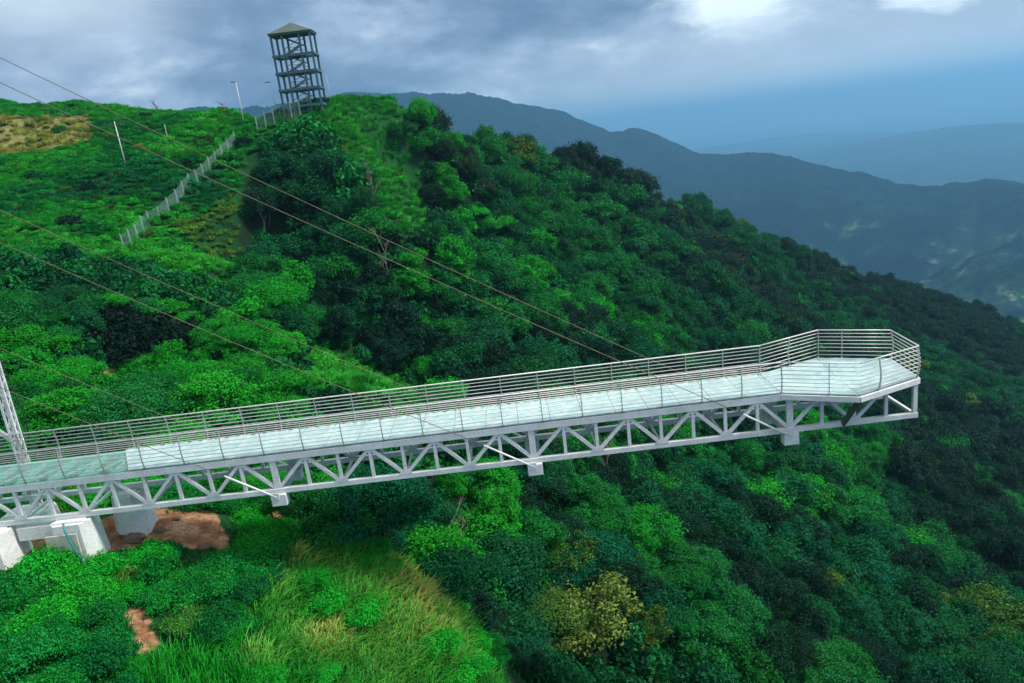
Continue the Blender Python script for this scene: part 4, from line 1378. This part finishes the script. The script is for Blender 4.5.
x1, y1 = scatter(-140, 60, 60, 215, 1.05)
x2, y2 = scatter(-62, 6, 40, 100, 1.15)
x = np.concatenate([x1, x2]); y = np.concatenate([y1, y2])
z = ground(x, y)
a, b_, d = proj(x, y, z + .3)
zn_ = zone(a, b_)
ok = inframe(x, y, z, 100) & visible(x, y, z + .6, .5)
bare = np.zeros(len(x), bool)
for p in Z_BARE:
    bare |= inpoly(a, b_, p) & (d < 110)
dryz = np.zeros(len(x), bool)
for p in Z_DRY:
    dryz |= inpoly(a, b_, p) & (d < 230)
nz = wv(x, y, 6, 91)
isg = (zn_ == 1)
ok &= (isg & (np.arange(len(x)) < len(x1))) | ((zn_ == 2) & (np.arange(len(x)) >= len(x1)))
ok &= ~bare & ~(dryz & (a < 120) & (rng.uniform(0, 1, len(x)) < .6))
FP = np.array(FENCE_PTS)
fd = np.array([np.min(np.hypot(FP[:, 0] - q1, FP[:, 1] - q2)) for q1, q2 in zip(x, y)]) if True else 0
ok &= fd > .7
ok &= (np.hypot(x - PIT[0], y - PIT[1]) > 4.5) & ~(inpoly(a, b_, PITPOLY) & (d < 90))
x, y, z, nz, dryz, a, b_, isg = x[ok], y[ok], z[ok], nz[ok], dryz[ok], a[ok], b_[ok], isg[ok]
q = wv(x, y, 13, 33) + rng.uniform(-.08, .08, len(x))
tn = np.zeros((len(x), 3))
G1, G2, G3, G4 = np.array([.006, .11, .032]), np.array([.008, .20, .024]), np.array([.026, .28, .020]), np.array([.24, .26, .06])
u = np.clip((q - .27) / .2, 0, 1)[:, None]; v = np.clip((q - .44) / .2, 0, 1)[:, None]
tn = G1 * (1 - u) + G2 * u; tn = tn * (1 - v) + G3 * v
nose = ((a > 300) & (a < 425) & (b_ < 240)) | ((a > 290) & (b_ > 330))
tn[nose] = tn[nose] * .3 + G3 * .7
dry2 = dryz & (a > 120)
tn[dryz] = G4
tn[dry2] = (.09, .20, .03)
tw_ = rng.uniform(0, 1, len(x)) > .97
tn[tw_] = np.array(PAL['olive green'])
tn *= rng.uniform(.75, 1.3, len(x))[:, None]
sc_ = .5 + .85 * rng.beta(1.4, 2.2, len(x)) * np.where(nz > .5, 1.25, .8)
isgr = (rng.uniform(0, 1, len(x)) < .5) | (nose & (b_ < 300))
g_ = isgr
o = gn_stuff('hill_grass', np.stack([x, y, z - .05], 1)[g_], (sc_[g_] * .5 + .7), rng.uniform(.6, 1.1, g_.sum()), rots(g_.sum(), .2), tn[g_], grass_protos)
tag(o, kind='stuff')
g_ = ~isgr
o = gn_stuff('hill_undergrowth', np.stack([x, y, z - .05], 1)[g_], sc_[g_], rng.uniform(.6, 1.1, g_.sum()), rots(g_.sum(), .2), tn[g_], hill_protos)
tag(o, kind='stuff')
print('undergrowth', len(x))

# -- understorey that closes the gaps between the crowns
x1, y1 = scatter(-70, 100, 42, 150, 1.9)
x2, y2 = scatter(-70, 190, 100, 290, 3.1)
m1 = np.hypot(x1, y1) < 125; m2 = np.hypot(x2, y2) >= 125
us = np.concatenate([rng.uniform(1.1, 2.2, m1.sum()), rng.uniform(1.8, 3.6, m2.sum())])
x = np.concatenate([x1[m1], x2[m2]]); y = np.concatenate([y1[m1], y2[m2]])
z = ground(x, y)
a, b_, d = proj(x, y, z + .5)
zz = zone(a, b_)
ok = inframe(x, y, z, 120) & visible(x, y, z + 2, .6) & ((zz == 0) | (zz == 2) | ((zz >= 3) & (d > 46)))
for p in Z_BARE:
    ok &= ~(inpoly(a, b_, p) & (d < 110))
ok &= ~((y < 44) & (x > -40))
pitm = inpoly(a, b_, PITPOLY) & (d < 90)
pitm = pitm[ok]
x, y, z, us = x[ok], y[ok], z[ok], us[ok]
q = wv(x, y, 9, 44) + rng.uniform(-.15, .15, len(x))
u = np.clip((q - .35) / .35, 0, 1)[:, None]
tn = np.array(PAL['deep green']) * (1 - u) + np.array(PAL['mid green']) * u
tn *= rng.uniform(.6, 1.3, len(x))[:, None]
tn[pitm] = np.array(PAL['dusky green']) * .5  # deep shade of the pit is put into the leaf tint
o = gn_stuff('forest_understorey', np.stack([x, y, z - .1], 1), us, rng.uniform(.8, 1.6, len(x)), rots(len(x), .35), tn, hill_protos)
tag(o, kind='stuff')
print('understorey', len(x))

# -- blades: tall tawny grass on the mound, reeds and the low fill under the shrubs
def blade_field(name, x, y, hgt, nb, w_, lean, spread, tints, mat, seed, droop=1.0, segs=4):
    rg = np.random.default_rng(seed)
    n = len(x) * nb
    bx = np.repeat(x, nb); by = np.repeat(y, nb); hh = np.repeat(hgt, nb) * rg.uniform(.5, 1.15, n)
    th = rg.uniform(0, 2 * math.pi, n); r0 = spread * np.sqrt(rg.uniform(0, 1, n))
    bx = bx + r0 * np.cos(th); by = by + r0 * np.sin(th)
    bz = ground(bx, by)
    ph = th + rg.normal(0, .9, n); ln = rg.uniform(.15, 1, n) * lean * hh
    rows = []
    for s_ in range(segs + 1):
        uu = s_ / segs
        cx_ = bx + np.cos(ph) * ln * uu ** 1.7; cy2 = by + np.sin(ph) * ln * uu ** 1.7
        cz_ = bz + hh * (uu - droop * .35 * uu ** 3.2) - .05
        ww = w_ * (.25 + 1.6 * uu * (1 - uu) + .2 * (1 - uu)) * (1 if s_ < segs else .1)
        sx_, sy_ = -np.sin(ph + .5) * ww * .5, np.cos(ph + .5) * ww * .5
        rows.append(np.stack([np.stack([cx_ - sx_, cy2 - sy_, cz_], 1), np.stack([cx_ + sx_, cy2 + sy_, cz_ + ww * .2], 1)], 1).reshape(-1, 3))
    vv = np.concatenate(rows)
    kk = np.arange(n); fs = []
    for s_ in range(segs):
        a_ = s_ * 2 * n + 2 * kk; b2 = (s_ + 1) * 2 * n + 2 * kk
        fs.append(np.stack([a_, a_ + 1, b2 + 1, b2], 1))
    me = mesh_np(name, vv, np.concatenate(fs), mat)
    tt = np.repeat(tints, nb, 0) * rg.uniform(.7, 1.35, n)[:, None]
    tt = np.repeat(tt, 2, 0); tt = np.tile(tt, (segs + 1, 1))
    at = me.attributes.new('bladetint', 'FLOAT_COLOR', 'POINT')
    at.data.foreach_set('color', np.concatenate([tt, np.ones((len(tt), 1))], 1).astype(np.float32).ravel())
    o = bpy.data.objects.new(name, me); COL.objects.link(o)
    tag(o, kind='stuff')
    return o
mt, t, b = mat_new('grass_blades')
at = t.nodes.new('ShaderNodeAttribute'); at.attribute_name = 'bladetint'
t.links.new(at.outputs['Color'], b.inputs['Base Color'])
b.inputs['Roughness'].default_value = .6; b.inputs['Specular IOR Level'].default_value = .12
tr_ = t.nodes.new('ShaderNodeBsdfTranslucent'); t.links.new(at.outputs['Color'], tr_.inputs[0])
ms = t.nodes.new('ShaderNodeMixShader'); ms.inputs[0].default_value = .25
t.links.new(b.outputs[0], ms.inputs[1]); t.links.new(tr_.outputs[0], ms.inputs[2]); t.links.new(ms.outputs[0], t.nodes['Material Output'].inputs['Surface'])
M_BLADE = mt

def field_pts(zid, s, x0=-36, x1=4, y0=18, y1=44, dmax=50):
    x, y = scatter(x0, x1, y0, y1, s)
    z = ground(x, y)
    a, b_, d = proj(x, y, z + .4)
    jx = (wv(x, y, 1.3, 61) - .5) * 90; jy = (wv(x, y, 1.3, 62) - .5) * 70
    zz = zone(a + jx, b_ + jy)
    zz = np.where(zone(a, b_) == 5, 5, zz)
    ok = np.isin(zz, zid) & (d < dmax) & (a > -40) & (b_ < 740) & visible(x, y, z + .8, .6)
    ok &= ~((x > -28.2) & (x < -20.6) & (y > 32.3) & (y < 37.2))
    return x[ok], y[ok], a[ok], b_[ok]
x, y, a, b_ = field_pts([4], .36)
q = wv(x, y, 2.2, 15) + rng.uniform(-.12, .12, len(x))
ylw = np.exp(-(((a - 370) / 70) ** 2 + ((b_ - 610) / 70) ** 2)) * .28
q = q + ylw - .04
A1, A2, A3 = np.array([.014, .25, .018]), np.array([.10, .38, .045]), np.array([.42, .46, .10])
u = np.clip((q - .42) / .2, 0, 1)[:, None]; v = np.clip((q - .70) / .2, 0, 1)[:, None]
tn = (A1 * (1 - u) + A2 * u) * (1 - v) + A3 * v
blade_field('tall_tawny_grass', x, y, .55 + 1.0 * wv(x, y, 1.1, 5), 34, .05, .9, .4, tn, M_BLADE, 1)
x, y, a, b_ = field_pts([6], .4)
blade_field('green_reeds', x, y, 1.3 + .5 * wv(x, y, 2, 6), 26, .045, .5, .35, np.tile([.012, .30, .018], (len(x), 1)) * rng.uniform(.7, 1.3, len(x))[:, None], M_BLADE, 2)
x, y, a, b_ = field_pts([3], .42)
blade_field('low_grass', x, y, .35 + 1.5 * np.clip(wv(x, y, 1.2, 8) - .45, 0, 1), 16, .045, .9, .35, np.tile([.018, .14, .02], (len(x), 1)) * rng.uniform(.6, 1.4, len(x))[:, None], M_BLADE, 3, segs=3)

# -- bare and dead trees that show pale stems against the wood
def bare_tree(px, py, hgt, label, mat, seed, spread=.5):
    p = hit(px, py)
    rg = random.Random(seed)
    r_ = empty('bare_tree', p)
    tag(r_, label, 'tree')
    tk = MB(); pts = [p + Vector((0, 0, -1))]
    for q in range(1, 6):
        pts.append(p + Vector((rg.uniform(-.2, .2) * q * .4, rg.uniform(-.2, .2), hgt * q / 5)))
    tk.tube(pts, [.10, .09, .08, .06, .05, .03], 6)
    tk.build('trunk', mat, r_, smooth=True)
    bb = MB()
    for k in range(11):
        s0 = pts[rg.randint(2, 5)]
        an = rg.uniform(0, 6.28); ln = hgt * rg.uniform(.2, .42)
        e_ = s0 + Vector((math.cos(an) * ln * spread, math.sin(an) * ln * spread, ln * .8))
        bb.tube([s0, s0.lerp(e_, .5) + Vector((0, 0, -.1)), e_], [.05, .035, .015], 5)
        for j in range(2):
            an2 = an + rg.uniform(-1, 1); st_ = s0.lerp(e_, .6)
            bb.tube([st_, st_ + Vector((math.cos(an2) * ln * .4, math.sin(an2) * ln * .4, ln * .3))], [.025, .01], 4)
    bb.build('bare_branches', mat, r_)
bare_tree(392, 300, 9, 'pale bare trunk rising from the dark ravine between stay cables', M_PALEB, 1, .3)
bare_tree(378, 225, 8, 'thin pale bare tree against the dark cliff right of centre nose', M_PALEB, 2, .3)
bare_tree(268, 245, 7, 'pale bare tree on the dark ravine side right of the fence', M_PALEB, 3, .3)
bare_tree(610, 505, 8, 'slim pale bare trunk just below the truss past second anchor beam', M_PALEB, 4, .2)
bare_tree(455, 575, 5, 'forked bare tree with reddish limbs at the ravine edge below the walkway', M_PALEB, 5, 1.2)
bare_tree(225, 118, 3, 'leafless twiggy bush on the skyline left of the street lamp', M_TWIG, 6, .9)
bare_tree(158, 114, 2.6, 'leafless reddish bush on the left skyline beside the brown shrub', M_TWIG, 7, .9)
# rocks on the bare soil
for k, (px, py, r_, lb) in enumerate(((133, 540, .45, 'dark rock at the foot of the concrete footing'), (160, 530, .25, 'small brown rock in the middle of the bare soil'), (205, 547, .3, 'tan rock at the right edge of the bare soil'), (176, 520, .16, 'smallest stone at the upper edge of the bare soil'), (120, 549, .2, 'brown stone at the lower left edge of the bare soil'))):
    p = hit(px, py)
    vs, fs = [], []
    nA, nB = 10, 7
    rg = random.Random(k)
    for i in range(nB + 1):
        for j in range(nA):
            th_, ph_ = math.pi * i / nB, 2 * math.pi * j / nA
            q_ = r_ * (1 + rg.uniform(-.18, .18))
            vs.append((p.x + q_ * 1.3 * math.sin(th_) * math.cos(ph_), p.y + q_ * math.sin(th_) * math.sin(ph_), p.z + q_ * .7 * math.cos(th_)))
    for i in range(nB):
        for j in range(nA):
            fs.append((i * nA + j, (i + 1) * nA + j, (i + 1) * nA + (j + 1) % nA, i * nA + (j + 1) % nA))
    o = MB().add(vs, fs).build('rock', M_ROCK)
    tag(o, lb, 'rock', 'rocks on the bare soil')
